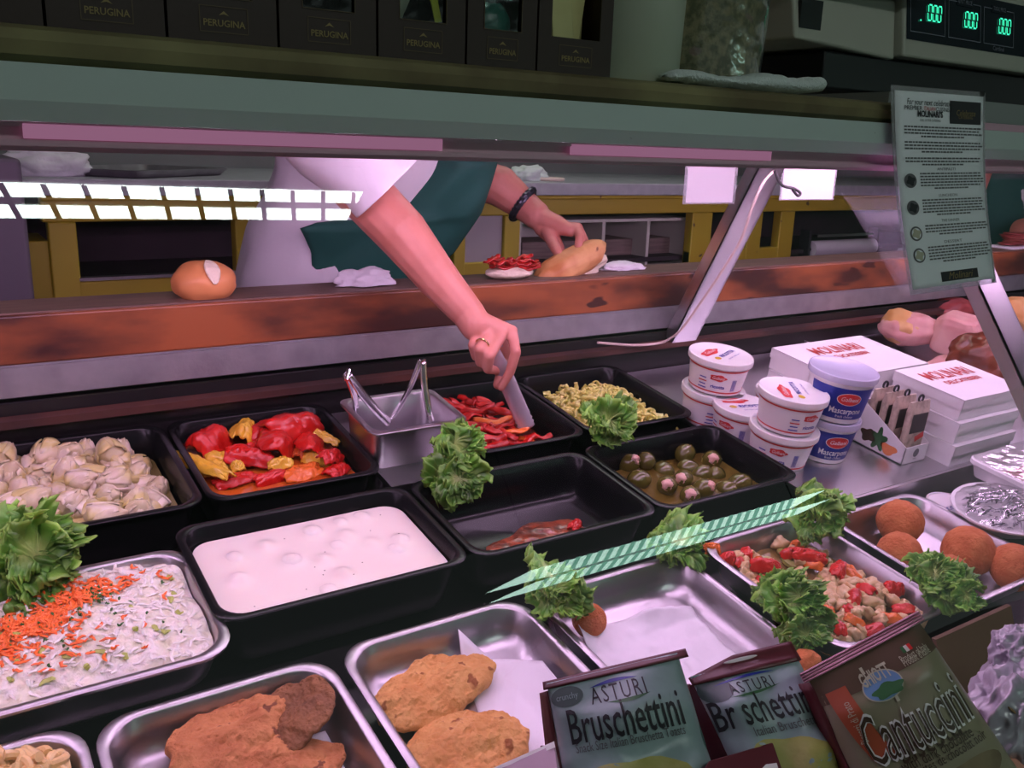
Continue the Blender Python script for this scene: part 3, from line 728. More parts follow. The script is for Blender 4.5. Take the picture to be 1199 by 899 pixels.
shreds('celery_bits', scatter(26, hx-.02, hy-.02, rnd), 'celery', 'pale green celery slivers in the coleslaw', .012, .003, .001)
pp = [(rnd.gauss(.045, .016), rnd.gauss(.022, .012)) for _ in range(36)]+[(rnd.gauss(-.02, .03), rnd.gauss(0, .03)) for _ in range(26)]+scatter(36, hx-.03, hy-.03, rnd)
pp = [(x, y) for x, y in pp if abs(x) < hx-.02 and abs(y) < hy-.02]
shreds('chopped_parsley', pp, 'parsley', 'dark green chopped parsley sprinkled on the coleslaw', .005, .0014, .003)
# cutlets --------------------------------------------------------------------------
def cutlet(seed, mw, size, m, label, lob=.22):
    me = blob_mesh('breaded_cutlet', (1, 1, 1), seed, .0, 1, m, 6)
    bm = bmesh.new(); bm.from_mesh(me)
    for v in bm.verts:
        p = v.co; a = math.atan2(p.y, p.x)
        k = 1+lob*noise.noise(Vector((math.cos(a)*1.3, math.sin(a)*1.3, seed)))+.05*noise.noise(Vector((math.cos(a)*5, math.sin(a)*5, seed)))
        x, y = p.x*k, p.y*k
        z = math.copysign(abs(p.z)**.7, p.z)*.5
        top = .5*N3(x, y, 1.2, seed)+.22*N3(x, y, 4, seed+1)+.10*N3(x, y, 14, seed+2)+.05*N3(x, y, 40, seed+3)
        z = z*(.9+.3*N3(x, y, 2, seed+4))+top*(1 if p.z > 0 else .6)*(1-.3*(x*x+y*y))
        v.co = Vector((x*size[0], y*size[1], z*size[2]))
    bm.to_mesh(me); bm.free(); me.polygons.foreach_set('use_smooth', [True]*len(me.polygons))
    return tag(inst('breaded_cutlet', me, mw), label, 'cutlet')
def dkF(u, v, off, rz=0, rx=0, ry=0): return Matrix.Translation(dk(u, v, off)) @ DT @ Euler((rx, ry, rz)).to_matrix().to_4x4()
cutlet(1, dkF(275, 872, -.052, .35, .1), (.078, .056, .030), 'crumbed', 'large reddish brown breaded cutlet at the front of the left tray')
cutlet(2, dkF(330, 905, -.060, -.2), (.065, .045, .024), 'crumbed', 'brown breaded cutlet half hidden under the large one in the left tray')
cutlet(3, dkF(349, 832, -.040, -.9, .35, -.35), (.044, .042, .018), 'crumbed_dark', 'darkest breaded cutlet propped against the back corner of the left tray')
cutlet(4, dkF(508, 808, -.058, .22), (.082, .047, .032), 'crumbed_gold', 'golden breaded cutlet at the back of the centre tray')
cutlet(5, dkF(545, 880, -.060, .1), (.075, .052, .030), 'crumbed_gold', 'paler golden breaded cutlet at the front of the centre tray')
# wax paper
def paper(label, Fm, pts, zf, name='wax_paper', n=24, m='wax'):
    a, b, c, d = [Vector((*p, 0)) for p in pts]
    def g(s, t):
        p = a.lerp(b, s).lerp(d.lerp(c, s), t); p.z = zf(p.x, p.y); return p
    return tag(MB().grid(g, n, n).build(name, m, None, mw=Fm, ang=180, solid=.0006), label, 'paper')
_, Fm, hx, hy = P['fc']
paper('white paper liner sloping up the right wall of the centre cutlet tray', Fm, [(-.03, -.10), (.095, -.10), (.104, .03), (.03, .115)], lambda x, y: -.0425+max(0, x-.06)*.5+max(0, y-.08)*.9+.003*N3(x, y, 20, 3))
_, Fm, hx, hy = P['fl']
paper('white paper liner under the dark cutlets in the left tray', Fm, [(-.09, -.10), (.095, -.10), (.098, .05), (-.085, .062)], lambda x, y: -.0425+.002*(1+N3(x, y, 20, 5)))
_, Fm, hx, hy = P['pap']
paper('crumpled white paper lining the nearly empty tray', Fm, [(-.112, -.115), (.075, -.118), (.090, .06), (-.100, .085)], lambda x, y: -.0422+max(0, y-.045)*.55*(1+.5*math.sin(x*40))+.004*(1+N3(x, y, 24, 7))+.003*(N3(x, y, 60, 8)+.5), n=50)
# macaroni --------------------------------------------------------------------------
_, Fm, hx, hy = P['mac']
mp = []
for k in range(2):
    pts = [Vector((.0095*math.cos(t), .0095*math.sin(t), 0)) for t in [3.6*i/10 for i in range(11)]]
    o = MB().tube(pts, .0042, 8).build('macaroni', 'pasta'); mp.append(tag(o, 'curled pasta piece in the bottom left corner tray', 'pasta', 'macaroni in the corner tray'))
rnd = random.Random(4)
fill('pasta_bed', Fm, hx-.006, hy-.004, -.004, -.05, 'pasta', 'packed pasta under the loose macaroni in the corner tray', 'pasta', kind='stuff', zf=lambda x, y: .012*(N3(x, y, 30, 2)))
for i, (x, y) in enumerate(scatter(240, hx-.018, hy-.016, rnd)):
    h = .022*max(0, 1-(y/hy)**4)*max(0, 1-((x+.02)/hx)**4)
    mw = Fm @ TR((x, y, -.004+h*1.4+rnd.uniform(0, .010)), (rnd.uniform(-1.3, 1.3), rnd.uniform(-1.3, 1.3), rnd.uniform(0, 6.3)), rnd.uniform(.85, 1.15))
    if i < 2: mp[i].matrix_world = mw
    else: copy_tree(mp[i % 2], mw)
# chicken and pepper salad ---------------------------------------------------------
_, Fm, hx, hy = P['veg']
fill('oil_bath', Fm, hx-.004, hy-.004, -.034, -.044, 'veg_oil', 'brown dressing in the chicken salad tray', 'dressing', kind='stuff', zf=lambda x, y: .003*N3(x, y, 40, 5))
def chunkp(seed, sx, sy, sz_): return blob_mesh('chicken_chunk', (sx, sy, sz_), seed, .5, 1.1, 'chicken', 3)
ch = [chunkp(1, .014, .010, .009), chunkp(2, .012, .011, .010), chunkp(3, .017, .009, .008)]
cel = blob_mesh('celery_chunk', (.015, .006, .005), 9, .3, 1.4, 'celery_cook', 3)
rnd = random.Random(21)
for i, (x, y) in enumerate(scatter(150, hx-.018, hy-.016, rnd, .010)):
    back = y > .01
    if back and x > -.045 and rnd.random() < .72: 
        if rnd.random() < .5:
            tag(inst('celery_chunk', cel, Fm @ TR((x, y, -.028), (0, 0, rnd.uniform(0, 3)), 1)), 'olive green celery chunk in the chicken salad', 'celery', 'celery in the chicken salad')
        continue
    z = -.028+(.018*max(0, 1-((x-.01)/.09)**2)*max(0, 1-((y+.06)/.07)**2) if not back else .004)+rnd.uniform(0, .005)
    if rnd.random() < .2:
        shell_piece('pepper_piece', 50+i, .030, .018, .009, 'pep_orange' if rnd.random() < .35 else 'pep_red', 'red pepper piece mixed into the chicken salad', Fm @ TR((x, y, z+.003), (rnd.uniform(-.4, .4), rnd.uniform(-.4, .4), rnd.uniform(0, 3))), group='peppers in the chicken salad', wr=.0008)
    else:
        tag(inst('chicken_chunk', ch[i % 3], Fm @ TR((x, y, z), (rnd.uniform(-1, 1), rnd.uniform(-1, 1), rnd.uniform(0, 6)), rnd.uniform(.8, 1.15))), 'pale chicken chunk in the chicken and pepper salad', 'chicken', 'chicken in the salad tray')
for u, v, L, rz, m_, lab in ((947, 652, .050, -.75, 'pep_red', 'long glossy red pepper slice at the back right of the salad tray'), (981, 669, .040, .5, 'pep_red', 'bright red pepper fold on top of the chicken in the salad tray'), (832, 645, .026, -.2, 'pep_orange', 'orange red pepper piece in the back left corner of the salad tray'), (851, 656, .026, .1, 'pep_red', 'red pepper piece beside the back left corner piece in the salad tray'), (895, 663, .045, -.6, 'pep_red', 'deep red folded pepper in the left half of the salad tray'), (1046, 690, .026, -.7, 'pep_red', 'red pepper piece by the right wall of the salad tray'), (967, 722, .028, .8, 'pep_orange', 'orange pepper wedge at the front left of the salad tray')):
    shell_piece('pepper_piece', int(u), L, .022, .012, m_, lab, dkF(u, v, -.040, rz, .3))
# rice balls ---------------------------------------------------------------------------
mc = blob_mesh('rice_ball', (.0385, .0385, .037), 5, .045, 1.6, 'croq', 5)
for (u, v, s, off, lab) in ((1054, 611, 1.0, -.038, 'round breaded rice ball at the back of the right tray'), (1053, 648, .92, -.050, 'breaded rice ball at the left wall of the right tray, half hidden'),
                       (1134, 645, 1.08, -.040, 'largest breaded rice ball in the middle of the right tray'), (1188, 664, 1.0, -.040, 'breaded rice ball at the right edge of the picture'),
                       (1112, 672, .8, -.050, 'breaded rice ball mostly hidden behind lettuce in the right tray'), (690, 726, .60, -.046, 'single rice ball tucked under lettuce in the paper lined tray')):
    tag(inst('rice_ball', mc, dkF(u, v, off, u*.1, .2*s, 0) @ Matrix.Scale(s, 4)), lab, 'rice ball')
tag(inst('roast_potato', blob_mesh('roast_potato', (.020, .016, .015), 8, .15, 1.5, 'croq', 4), dkF(943, 775, -.02)), 'brown lump behind the lettuce at the front of the salad tray', 'food')
# lettuce -----------------------------------------------------------------------------------
def lettuce(label, center, R, n, seed, facing, spread=1.0, dark=0.0):
    """bushy bunch of small leaves whose rims curl and ruffle"""
    rnd = random.Random(seed); mb = MB(); c = Vector(center); f = Vector(facing).normalized(); n = int(n*1.7)
    s1 = f.orthogonal().normalized(); s2 = f.cross(s1); rq = rnd.uniform(0, PI); s1, s2 = s1*math.cos(rq)+s2*math.sin(rq), (s2*math.cos(rq)-s1*math.sin(rq)); s1 *= 1.25; s2 *= .85
    for k in range(n):
        al = 2*PI*k*.382+rnd.uniform(-.3, .3); rr = (k/n)**.5
        out = s1*math.cos(al)+s2*math.sin(al)
        base = c+out*R*.62*rr+f*R*(.30*(1-rr)+rnd.uniform(-.15, .15))
        d = (out*(.25+rr)+Vector((rnd.uniform(-.5, .5), rnd.uniform(-.5, .5), rnd.uniform(-.5, .5)))+f*rnd.uniform(-.2, .5)).normalized()
        up = (f+out*-.3+Vector((rnd.uniform(-.5, .5), rnd.uniform(-.5, .5), rnd.uniform(-.5, .5)))*.9).normalized()
        sd = d.cross(up).normalized(); up = sd.cross(d)
        RR = R*rnd.uniform(.50, .98); ph = rnd.uniform(0, 6); n0 = len(mb.v)
        nu, nv = 96, 12; dd = rnd.uniform(.85, 1.55); sx, sy, sz_ = rnd.uniform(0, 50), rnd.uniform(0, 50), rnd.uniform(0, 50)
        for j in range(nv+1):
            r = j/nv
            for i in range(nu+1):
                a = (i/nu-.5)*3.7
                lob = 1+.30*noise.noise(Vector((a*1.7+sx, sy, 0)))+.20*noise.noise(Vector((a*5+sx, sy, 3)))*r+.14*noise.noise(Vector((a*17+sx, sy, 7)))*r**4
                rad = RR*r*lob*(1-.16*abs(a))*(1+.25*math.cos(a))
                w1 = noise.noise(Vector((a*2.3+sx, r*1.6, sz_))); w2 = noise.noise(Vector((a*6.5+sy, r*2.5, sz_))); w3 = noise.noise(Vector((a*15+sz_, r*3, sx)))
                z = RR*(.30*r*r-.55*max(0, r-.62)**1.3*(1+w1)+r**1.8*(.62*w1+.42*w2)+r**3*.34*w3)
                lat = r**2*RR*(.34*w2+.26*w3)
                p = base-d*RR*.35+(d*math.cos(a)+sd*math.sin(a))*rad+(-d*math.sin(a)+sd*math.cos(a))*lat+up*z
                mb.v.append(tuple(p))
                vein = math.exp(-(a*7)**2)*.6+math.exp(-((abs(a)-.7)*9)**2)*.3
                g0 = (.44, .54, .17); g1 = (.075, .26, .022); ge = (.22, .44, .06)
                t1 = min(1, r*1.35)*(1-vein*(1-r)); e = max(0, (r-.78)/.22)
                nn = .85+.5*noise.noise(Vector(p)*45)
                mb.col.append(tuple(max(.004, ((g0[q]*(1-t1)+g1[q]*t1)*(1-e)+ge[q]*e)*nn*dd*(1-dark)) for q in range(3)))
        for j in range(nv):
            for i in range(nu):
                a_ = n0+j*(nu+1)+i; mb.f.append((a_, a_+1, a_+nu+2, a_+nu+1)); mb.m.append(0)
    return tag(mb.build('lettuce_garnish', 'lettuce', None, ang=180, solid=.0007), label, 'lettuce')
toC = lambda p, k=.6: (C-Vector(p)).normalized()*k+Vector((0, 0, 1))*(1-k)
def let(u, v, off, R, n, seed, label, **kw):
    p = dk(u, v, off); return lettuce(label, p, R, n, seed, toC(p), **kw)
let(36, 652, .026, .052, 8, 1, 'large curly lettuce bunch at the left between artichokes and coleslaw')
let(536, 530, .028, .046, 6, 2, 'curly lettuce hanging beside the stainless pan of tongs')
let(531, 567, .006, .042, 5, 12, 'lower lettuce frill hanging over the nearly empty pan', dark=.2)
let(713, 497, .028, .048, 7, 3, 'curly lettuce between the red and yellow pepper pans')
let(650, 690, .0, .042, 6, 4, 'curly lettuce in front of the nearly empty pan above the rice ball')
let(795, 636, -.01, .040, 5, 5, 'dark curly lettuce between the olive pan and the paper lined tray')
let(958, 606, -.0, .045, 7, 6, 'curly lettuce behind the salad tray below the steel shelf')
let(928, 706, .0, .048, 7, 7, 'bright lettuce lying across the left rim of the salad tray')
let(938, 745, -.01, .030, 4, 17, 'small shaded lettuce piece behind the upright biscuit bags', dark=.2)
let(1098, 676, .0, .036, 6, 8, 'curly lettuce across the left rim of the rice ball tray')
let(1128, 696, -.005, .030, 4, 18, 'greyish lettuce frill at the front of the rice ball tray')
let(944, 576, .02, .014, 3, 9, 'tiny lettuce tip by the front corner of the olive pan')
# ------------------------------------------------------------------ tongs
def tongs(name, label, apex, tips, width=.017, m='chrome', tipl=.03):
    """two channel-section arms meeting at a hinge, each ending in a scalloped pad"""
    apex = Vector(apex); t = thing(name, label, 'tongs', apex)
    I = Matrix.Translation(-apex)
    tp = [Vector(x) for x in tips]; nrm = (tp[0]-apex).cross(tp[1]-apex).normalized()
    for tip in tp:
        d = (tip-apex).normalized(); L = (tip-apex).length; other = ((tp[0]+tp[1])/2-tip).normalized(); inn = (other-d*other.dot(d)).normalized()
        mb = MB()
        def g(a, b):
            s = b; w_ = width*(.65+.35*min(1, s*3))*(1-.15*max(0, s-.8)*5) if s < .82 else width*(1+.10*math.sin((s-.82)/.18*PI*6))
            th = (a-.5)*PI*1.0
            return apex+d*L*s+nrm*math.sin(th)*w_/2-inn*(math.cos(th)*min(.007, width*.45))+inn*.004*math.sin(s*PI)
        mb.grid(g, 8, 40)
        mb.build('arm', m, t, mw=I, solid=.0012, ang=60)
    MB().tube([apex-nrm*width*.6, apex+nrm*width*.6], .0035, 12).build('hinge_pin', m, t, mw=I)
    return t
sp = pan('tongs_pan', 'deep stainless pan standing higher than its neighbours and holding two tongs', .560, .738, 1.222, 1.362, m='steel', off=.052, depth=.15, rim=.012, cr=.018, taper=.012)
tongs('serving_tongs', 'left pair of metal tongs standing in the stainless pan', dk(407, 439, .125), [dk(419, 483, .035), dk(454, 494, .02)])
tongs('serving_tongs', 'right pair of metal tongs standing in the stainless pan', dk(494, 424, .135), [dk(460, 492, .02), dk(504, 493, .035)])
# ------------------------------------------------------------------ tubs
LI = 0
def tub(label, x, y, off, r, h, kind, rz, group=None):
    x = max(x, 1.252+r*.84); c = dpt(x, y, off); t = thing('cheese_tub', label, 'tub', c, DT @ Matrix.Rotation(rz, 4, 'Z'), group)
    rb = r*(.80 if kind == 'ric' else .78); rt_ = r*.935
    MB().lathe([(rb*.94, 0), (rb, .002), (rt_, h-.010), (rt_-.001, h-.010)], n=56).build('tub_body', 'tub_white', t)
    lid = MB().lathe([(rt_, h-.012), (r, h-.012), (r*1.005, h-.008), (r, h-.001), (r*.97, h), (r*.93, h-.0022), (.001, h-.0022)], n=64).build('lid', 'tub_white' if kind == 'ric' else 'lid_grey', t, ang=50)
    def side(u, v, o):   # u metres along the wall, v metres up
        rr = rb+(rt_-rb)*v/(h-.01)+o+.0004; a = -PI/2+u/r
        return Vector((rr*math.cos(a), rr*math.sin(a), v))
    def top(u, v, o): return Vector((u, v, h-.002+o))
    mb = MB()
    if kind == 'ric':
        for q in (-1, 1):
            u0 = q*.36*PI*r
            patch(mb, side, u0, h*.30+.018, .018, .0068, m='label_red', fn=lambda th: 1+.12*math.cos(5*th))
            text_on(mb, side, 'Galbani', u0, h*.30+.018, .009, .026, m='white_print', off=.0012, shear=.2)
            text_on(mb, side, 'RICOTTA' if q > 0 else 'ricotta', u0+.002, h*.30-.001, .010, .032, m='ink_blue', off=.0008, bold=.0003)
            mb.use('ink_blue')
            for k in range(7): mb.grid(lambda a, b, k=k: side(u0+.034+.0016*k+a*.0009, h*.18+b*h*.34, .0006), 1, 1)
            for k in range(4): patch(mb, side, u0-.034, h*.20+.007*k, .010-.002*(k % 2), .0012, m='ink_blue' if k != 2 else 'label_red', shape='rect', n=3)
        for vv in (h*.10, h-.019): 
            mb.use('label_red'); mb.grid(lambda a, b, vv=vv: side((a-.5)*2*PI*r*.999, vv+b*.0028, .0004), 64, 1)
        mb.build('printed_label', None, t)
        mb = MB(); patch(mb, top, -.010, .020, .030, .011, m='label_red', fn=lambda th: 1+.12*math.cos(5*th)); text_on(mb, top, 'Galbani', -.010, .020, .013, .04, m='white_print', off=.0012, shear=.2)
        text_on(mb, top, 'RICOTTA', .014, -.006, .014, .058, m='ink_blue', bold=.0004); text_on(mb, top, 'part skim milk cheese', .012, -.022, .007, .05, m='ink_blue')
        patch(mb, top, -.028, -.006, .008, .006, m='pep_yellow')
        mb.build('lid_print', None, lid)
    else:
        mb.use('label_blue'); mb.grid(lambda a, b: side((a-.5)*2.7*r+.0, h*.12+b*h*.66, .0004), 30, 6)
        patch(mb, side, .0, h*.56, .026, .0125, off=.0009, m='white_print'); patch(mb, side, .0, h*.56, .0245, .0115, off=.0012, m='label_red')
        text_on(mb, side, 'Galbani', .0, h*.56, .012, .036, m='white_print', off=.0018, shear=.2)
        text_on(mb, side, 'Mascarpone', .0, h*.30, .017, .072, m='white_print', off=.0012, bold=.0002)
        text_on(mb, side, 'fresh cheese', .0, h*.18, .008, .04, m='white_print', off=.0012)
        for k in range(8): patch(mb, side, 1.62*r, h*.2+k*h*.065, .009, .001, m='ink_grey', shape='rect', n=2)
        mb.build('printed_label', None, t)
    return t
hR = .072; rR = .064
def tubat(label, u, v, lev, h, r, kind, rz, base=-.03):
    """top centre of the lid seen at (u, v); lev = how many tubs below"""
    p = dk(u, v, base+h*(lev+1)); k = h*(lev+1)
    q = p-NV*k  # foot
    return q
q = tubat('', 820, 417, 1, hR, rR, 'ric', 0)
tub('lower ricotta tub of the left stack, mostly behind the yellow pepper pan', q.x, q.y, -.03, rR, hR, 'ric', .9)
q2 = q+NV*hR; tub('upper ricotta tub of the left stack beside the yellow peppers', q2.x, q2.y, -.03+hR, rR, hR, 'ric', .35)
q = tubat('', 866, 474, 0, hR, rR, 'ric', 0)
tub('single ricotta tub between the two ricotta stacks', q.x, q.y, -.03, rR*.93, hR, 'ric', -.25)
q = tubat('', 930, 456, 1, hR, rR, 'ric', 0)
tub('lower ricotta tub of the front stack next to the olive pan', q.x, q.y, -.03, rR, hR, 'ric', .2)
q2 = q+NV*hR; tub('upper ricotta tub of the front stack in front of the blue tubs', q2.x, q2.y, -.03+hR, rR, hR, 'ric', 1.0)
q = tubat('', 932, 464, 0, hR, rR, 'ric', 0)
tub('ricotta tub hidden behind the front ricotta stack', q.x-.0, q.y+.03, -.03, rR*.9, hR, 'ric', .6)
hM = .094; rM = .0635
q = tubat('', 990, 426, 1, hM, rM, 'masc', 0)
tub('lower blue labelled mascarpone tub', q.x, q.y, -.03, rM*.88, hM*.92, 'masc', -.45)
q2 = q+NV*hM*.92; tub('upper blue labelled mascarpone tub with a grey lid', q2.x, q2.y, -.03+hM*.92, rM, hM, 'masc', -.55)
# ------------------------------------------------------------------ white cartons
def carton(label, x0, x1, y0, y1, off, h, text=False):
    c = dpt((x0+x1)/2, (y0+y1)/2, off); t = thing('bakery_box', label, 'box', c, DT)
    hx, hy = (x1-x0)/2, (y1-y0)/2/math.cos(T)
    MB().box((0, 0, h/2-.0005), (2*hx-.004, 2*hy-.004, h-.001)).build('box_base', 'box_white', t, bevel=.001)
    l = MB(); l.box((0, 0, h-.001), (2*hx, 2*hy, .002)); l.box((0, -hy+.0006, h-.011), (2*hx, .0012, .02)); l.box((-hx+.0006, 0, h-.011), (.0012, 2*hy, .02))
    lo = l.build('lid', 'box_white', t, smooth=False)
    if text:
        mb = MB(); f = lambda u, v, o: Vector((u, v, h+o+.0002))
        text_on(mb, f, "MOLINARI", -.0, hy-.05, .05, .155, m='ink_red', bold=.001)
        text_on(mb, f, "DELICATESSEN", -.0, hy-.085, .02, .12, m='ink_red', bold=.0006)
        mb.build('printed_name', None, lo)
    return t
hb = .045
for k in range(3):
    carton(('bottom', 'middle', 'top')[k]+' white cardboard box of the front right stack' + (', level with the herb packets' if k == 2 else ''), 1.632+.002*k, 1.850+.002*k, .898, 1.052, -.03+k*(hb+.001), hb, k == 2)
for k in range(3):
    carton(('bottom', 'middle', 'top')[k]+' white cardboard box of the rear stack behind the mascarpone tubs', 1.462+.002*k, 1.762, 1.058, 1.228, -.03+k*(hb+.001), hb, k == 2)
# ------------------------------------------------------------------ herb packet display
a = dk(1055, 545, -.03); b = dk(1096, 538, -.03); c_ = dk(1004, 520, -.03)
hx0, hx1, hy0, hy1 = a.x, a.x+.075, a.y, a.y+.12
t = thing('packet_display', 'small white display carton holding hanging packets beside the white boxes', 'display box', dpt(hx0, hy0, -.0295), DT)
W_, Dp = hx1-hx0, .115
mb = MB().use('box_white')
mb.box((W_/2, Dp/2, .001), (W_, Dp, .002)); mb.box((W_/2, .001, .018), (W_, .002, .036)); mb.box((W_/2, Dp-.001, .045), (W_, .002, .09))
for xx in (0, W_-.0015): mb.add([(xx, 0, 0), (xx, Dp, 0), (xx, Dp, .09), (xx, .0, .036), (xx+.0015, 0, 0), (xx+.0015, Dp, 0), (xx+.0015, Dp, .09), (xx+.0015, 0, .036)], [(0, 1, 2, 3), (7, 6, 5, 4), (0, 4, 5, 1), (1, 5, 6, 2), (2, 6, 7, 3), (3, 7, 4, 0)])
trayo = mb.build('tray', None, t, smooth=False)
mb = MB(); fs = lambda u, v, o: Vector((u, -o-.0002, v)); ls = lambda u, v, o: Vector((-o-.0002, u, v))
patch(mb, fs, W_/2, .021, .009, .009, m='ink_grey'); text_on(mb, fs, 'italia', W_/2, .009, .006, m='ink_grey')
patch(mb, ls, .035, .018, .018, .011, m='orange_box', fn=lambda th: 1+.2*math.sin(3*th)); patch(mb, ls, .06, .028, .015, .02, m='green_print', fn=lambda th: 1+.35*math.sin(5*th)); patch(mb, ls, .085, .026, .016, .013, m='brown_print', fn=lambda th: 1+.2*math.sin(4*th))
mb.build('printed_picture', None, trayo)
for k, yy in enumerate((.020, .048, .070, .092)):
    Fk = DT
    p = dpt(hx0, hy0, -.0295)+(DT @ Vector((W_/2+.008-.004*k, yy, .004)))
    pk = thing('herb_packet', ('front', 'second', 'third', 'rear')[k]+' flat packet with a black hook in the small white display carton', 'packet', p, DT @ Matrix.Rotation(-.06, 4, 'X'))
    w2 = .031; h2 = .115
    MB().rings([rrect(w2, .006, .004, 0, 3), rrect(w2, .007, .005, .02, 3), rrect(w2, .007, .005, h2-.02, 3), rrect(w2, .002, .0015, h2, 3)]).build('pouch', 'film_pack', pk)
    mb = MB(); f2 = lambda u, v, o: Vector((u, -.0072-o, v))
    patch(mb, f2, 0, h2*.62, w2*.8, .020, m='herb_dark', shape='rect'); patch(mb, f2, .012, h2*.36, .014, .006, m='label_red', shape='rect', rot=.3); patch(mb, f2, -.004, h2*.14, .02, .006, m='cream_print', shape='rect')
    mb.build('printed_label', None, pk)
    MB().tube([(0+.007*math.cos(t_), 0, h2+.005+.007*math.sin(t_)) for t_ in [2*PI*i/16 for i in range(17)]], .0022, 8, caps=False).build('hook', 'ink', pk)
# ------------------------------------------------------------------ foam tray etc at right
def foam(label, x0, x1, y0, y1, off, h):
    cx, cy = (x0+x1)/2, (y0+y1)/2; hx, hy = (x1-x0)/2, (y1-y0)/2
    t = thing('foam_tray', label, 'tray', dpt(cx, cy, off), DT)
    MB().rings([rrect(hx-.012, hy-.012, .015, 0), rrect(hx-.004, hy-.004, .02, h-.01), rrect(hx, hy, .02, h-.008), rrect(hx, hy, .02, h), rrect(hx-.012, hy-.012, .02, h), rrect(hx-.022, hy-.022, .02, .008)]).build('tray_body', 'foam', t, ang=50)
    return t, hx, hy
pf = dk(1129, 531, .02)
t, hx, hy = foam('white foam tray of wrapped pink meat at the right edge, above the oval tray', pf.x, pf.x+.27, pf.y-.20, pf.y, -.018, .034)
MB().rings([rrect(hx-.002, hy-.002, .02, .036), rrect(hx-.002, hy-.002, .02, .0375)]).build('plastic_wrap', 'film', t)
for k in range(5):
    me = blob_mesh('sausage', (.011, .05, .010), k, .1, 1.5, 'ham_pink', 3)
    tag(inst('sausage', me, dk_m if False else deckF(pf.x+.06+.03*k, pf.y-.10, -.018+.020, .35)), 'pink sausage lying in the wrapped foam tray', 'sausage', 'sausages in the foam tray')
t, hx, hy = foam('lower white foam tray under the wrapped meat tray', pf.x+.012, pf.x+.26, pf.y-.185, pf.y-.01, -.042, .024) if False else (None, 0, 0)
po = dk(1178, 594, -.02)
t = thing('oval_platter', 'oval foil platter of wrapped dark leaves at the right edge', 'platter', dpt(po.x, po.y, -.045), DT)
def ov(rx, ry, z, n=48): return [Vector((rx*math.cos(2*PI*i/n), ry*math.sin(2*PI*i/n), z)) for i in range(n)]
MB().rings([ov(.085, .055, 0), ov(.110, .078, .022), ov(.118, .086, .025), ov(.118, .086, .028), ov(.108, .076, .026), ov(.09, .06, .01)]).build('dish', 'foam', t, ang=50)
rnd = random.Random(31)
mb = MB()
for k in range(220):
    a_ = rnd.uniform(0, 2*PI); r_ = math.sqrt(rnd.random())*.9; x, y = .1*r_*math.cos(a_), .07*r_*math.sin(a_); d = rnd.uniform(-.5, .9); L_ = rnd.uniform(.012, .03)
    z = .016+.028*(1-r_*r_)+rnd.uniform(0, .006)
    p0 = Vector((x, y, z)); dv = Vector((math.cos(d), math.sin(d), rnd.uniform(-.3, .3)))
    mb.tube([p0-dv*L_/2, p0+Vector((0, 0, .002)), p0+dv*L_/2], [.0006, .0026, .0006], 5, flat=.5)
tag(mb.build('dark_leaves', 'foil', None, mw=deckF(po.x, po.y, -.045)), 'shiny dark wrapped leaves piled on the oval platter', 'leaves', kind='stuff')
def cap(a_, b_):
    th = 2*PI*a_; r_ = b_; return Vector((.112*r_*math.cos(th), .080*r_*math.sin(th), .028+.026*(1-r_**2)+.004*noise.noise(Vector((math.cos(th)*r_*5, math.sin(th)*r_*5, 2)))))
MB().grid(cap, 60, 16).build('plastic_wrap', 'film', t, ang=180)
pl = dk(1118, 588, -.04)
t = thing('loose_lid', 'round flat white plastic lid under the left end of the oval platter', 'container', dpt(pl.x, pl.y, -.055), DT)  # loose tub lid, drawn as a flat disc
MB().lathe([(.048, 0), (.050, .003), (.050, .009), (.047, .010), (.045, .008), (.001, .008)], n=48).build('disc', 'tub_white', t)
mb = MB(); text_on(mb, lambda u, v, o: Vector((u, v, .0082+o)), 'ricotta', -.01, .0, .02, .06, m='ink_blue'); mb.build('printed_name', None, t)
# ------------------------------------------------------------------ hams
def hamat(u, v, off, y=None): return dk(u, v, off)
p = dk(1070, 385, .03)
o = tag(empty('ham_end', p, DT @ Matrix.Rotation(-.35, 4, 'Z')), 'pale ham end with golden rind behind the white boxes', 'ham')
inst('meat', blob_mesh('meat', (.095, .055, .045), 3, .16, 1.3, 'ham_pink', 4), Matrix.Identity(4), o)
inst('rind', blob_mesh('rind', (.045, .056, .046), 5, .14, 1.3, 'ham_rind', 4), TR((-.042, .004, .003)), o)
p = dk(1122, 392, .04)
def sq(p): return Vector((math.copysign(abs(p.x)**.45, p.x), math.copysign(abs(p.y)**.45, p.y), math.copysign(abs(p.z)**.45, p.z)))
tag(inst('ham_block', blob_mesh('ham_block', (.062, .055, .055), 6, .05, 1.5, 'ham_pink', 5, fn=sq), Matrix.Translation(p) @ DT @ Matrix.Rotation(.25, 4, 'Z')), 'square pink cooked ham block left of the dark prosciutto', 'ham')
p = dk(1165, 425, .035)
o = tag(empty('prosciutto', p, DT @ Matrix.Rotation(-.5, 4, 'Z')), 'dark brown cured ham leg in front of the pink block', 'ham')
inst('cured_skin', blob_mesh('cured_skin', (.112, .085, .082), 9, .20, 1.4, 'prosciutto', 5), Matrix.Identity(4), o)
inst('cut_face', blob_mesh('cut_face', (.012, .052, .050), 4, .12, 2, 'ham_cut', 4), TR((.085, -.02, -.01), (0, .2, -.5)), o)
tag(inst('salami_end', blob_mesh('salami_end', (.06, .04, .035), 12, .12, 1.4, 'ham_pink', 4), Matrix.Translation(dk(1108, 432, .0)) @ DT), 'low pink meat piece lying under the ham block', 'ham')
tag(inst('roast_ham', blob_mesh('roast_ham', (.09, .06, .05), 13, .15, 1.3, 'ham_rind', 4), Matrix.Translation(dk(1190, 368, .06)) @ DT), 'orange skinned roast at the back behind the glass support', 'ham')
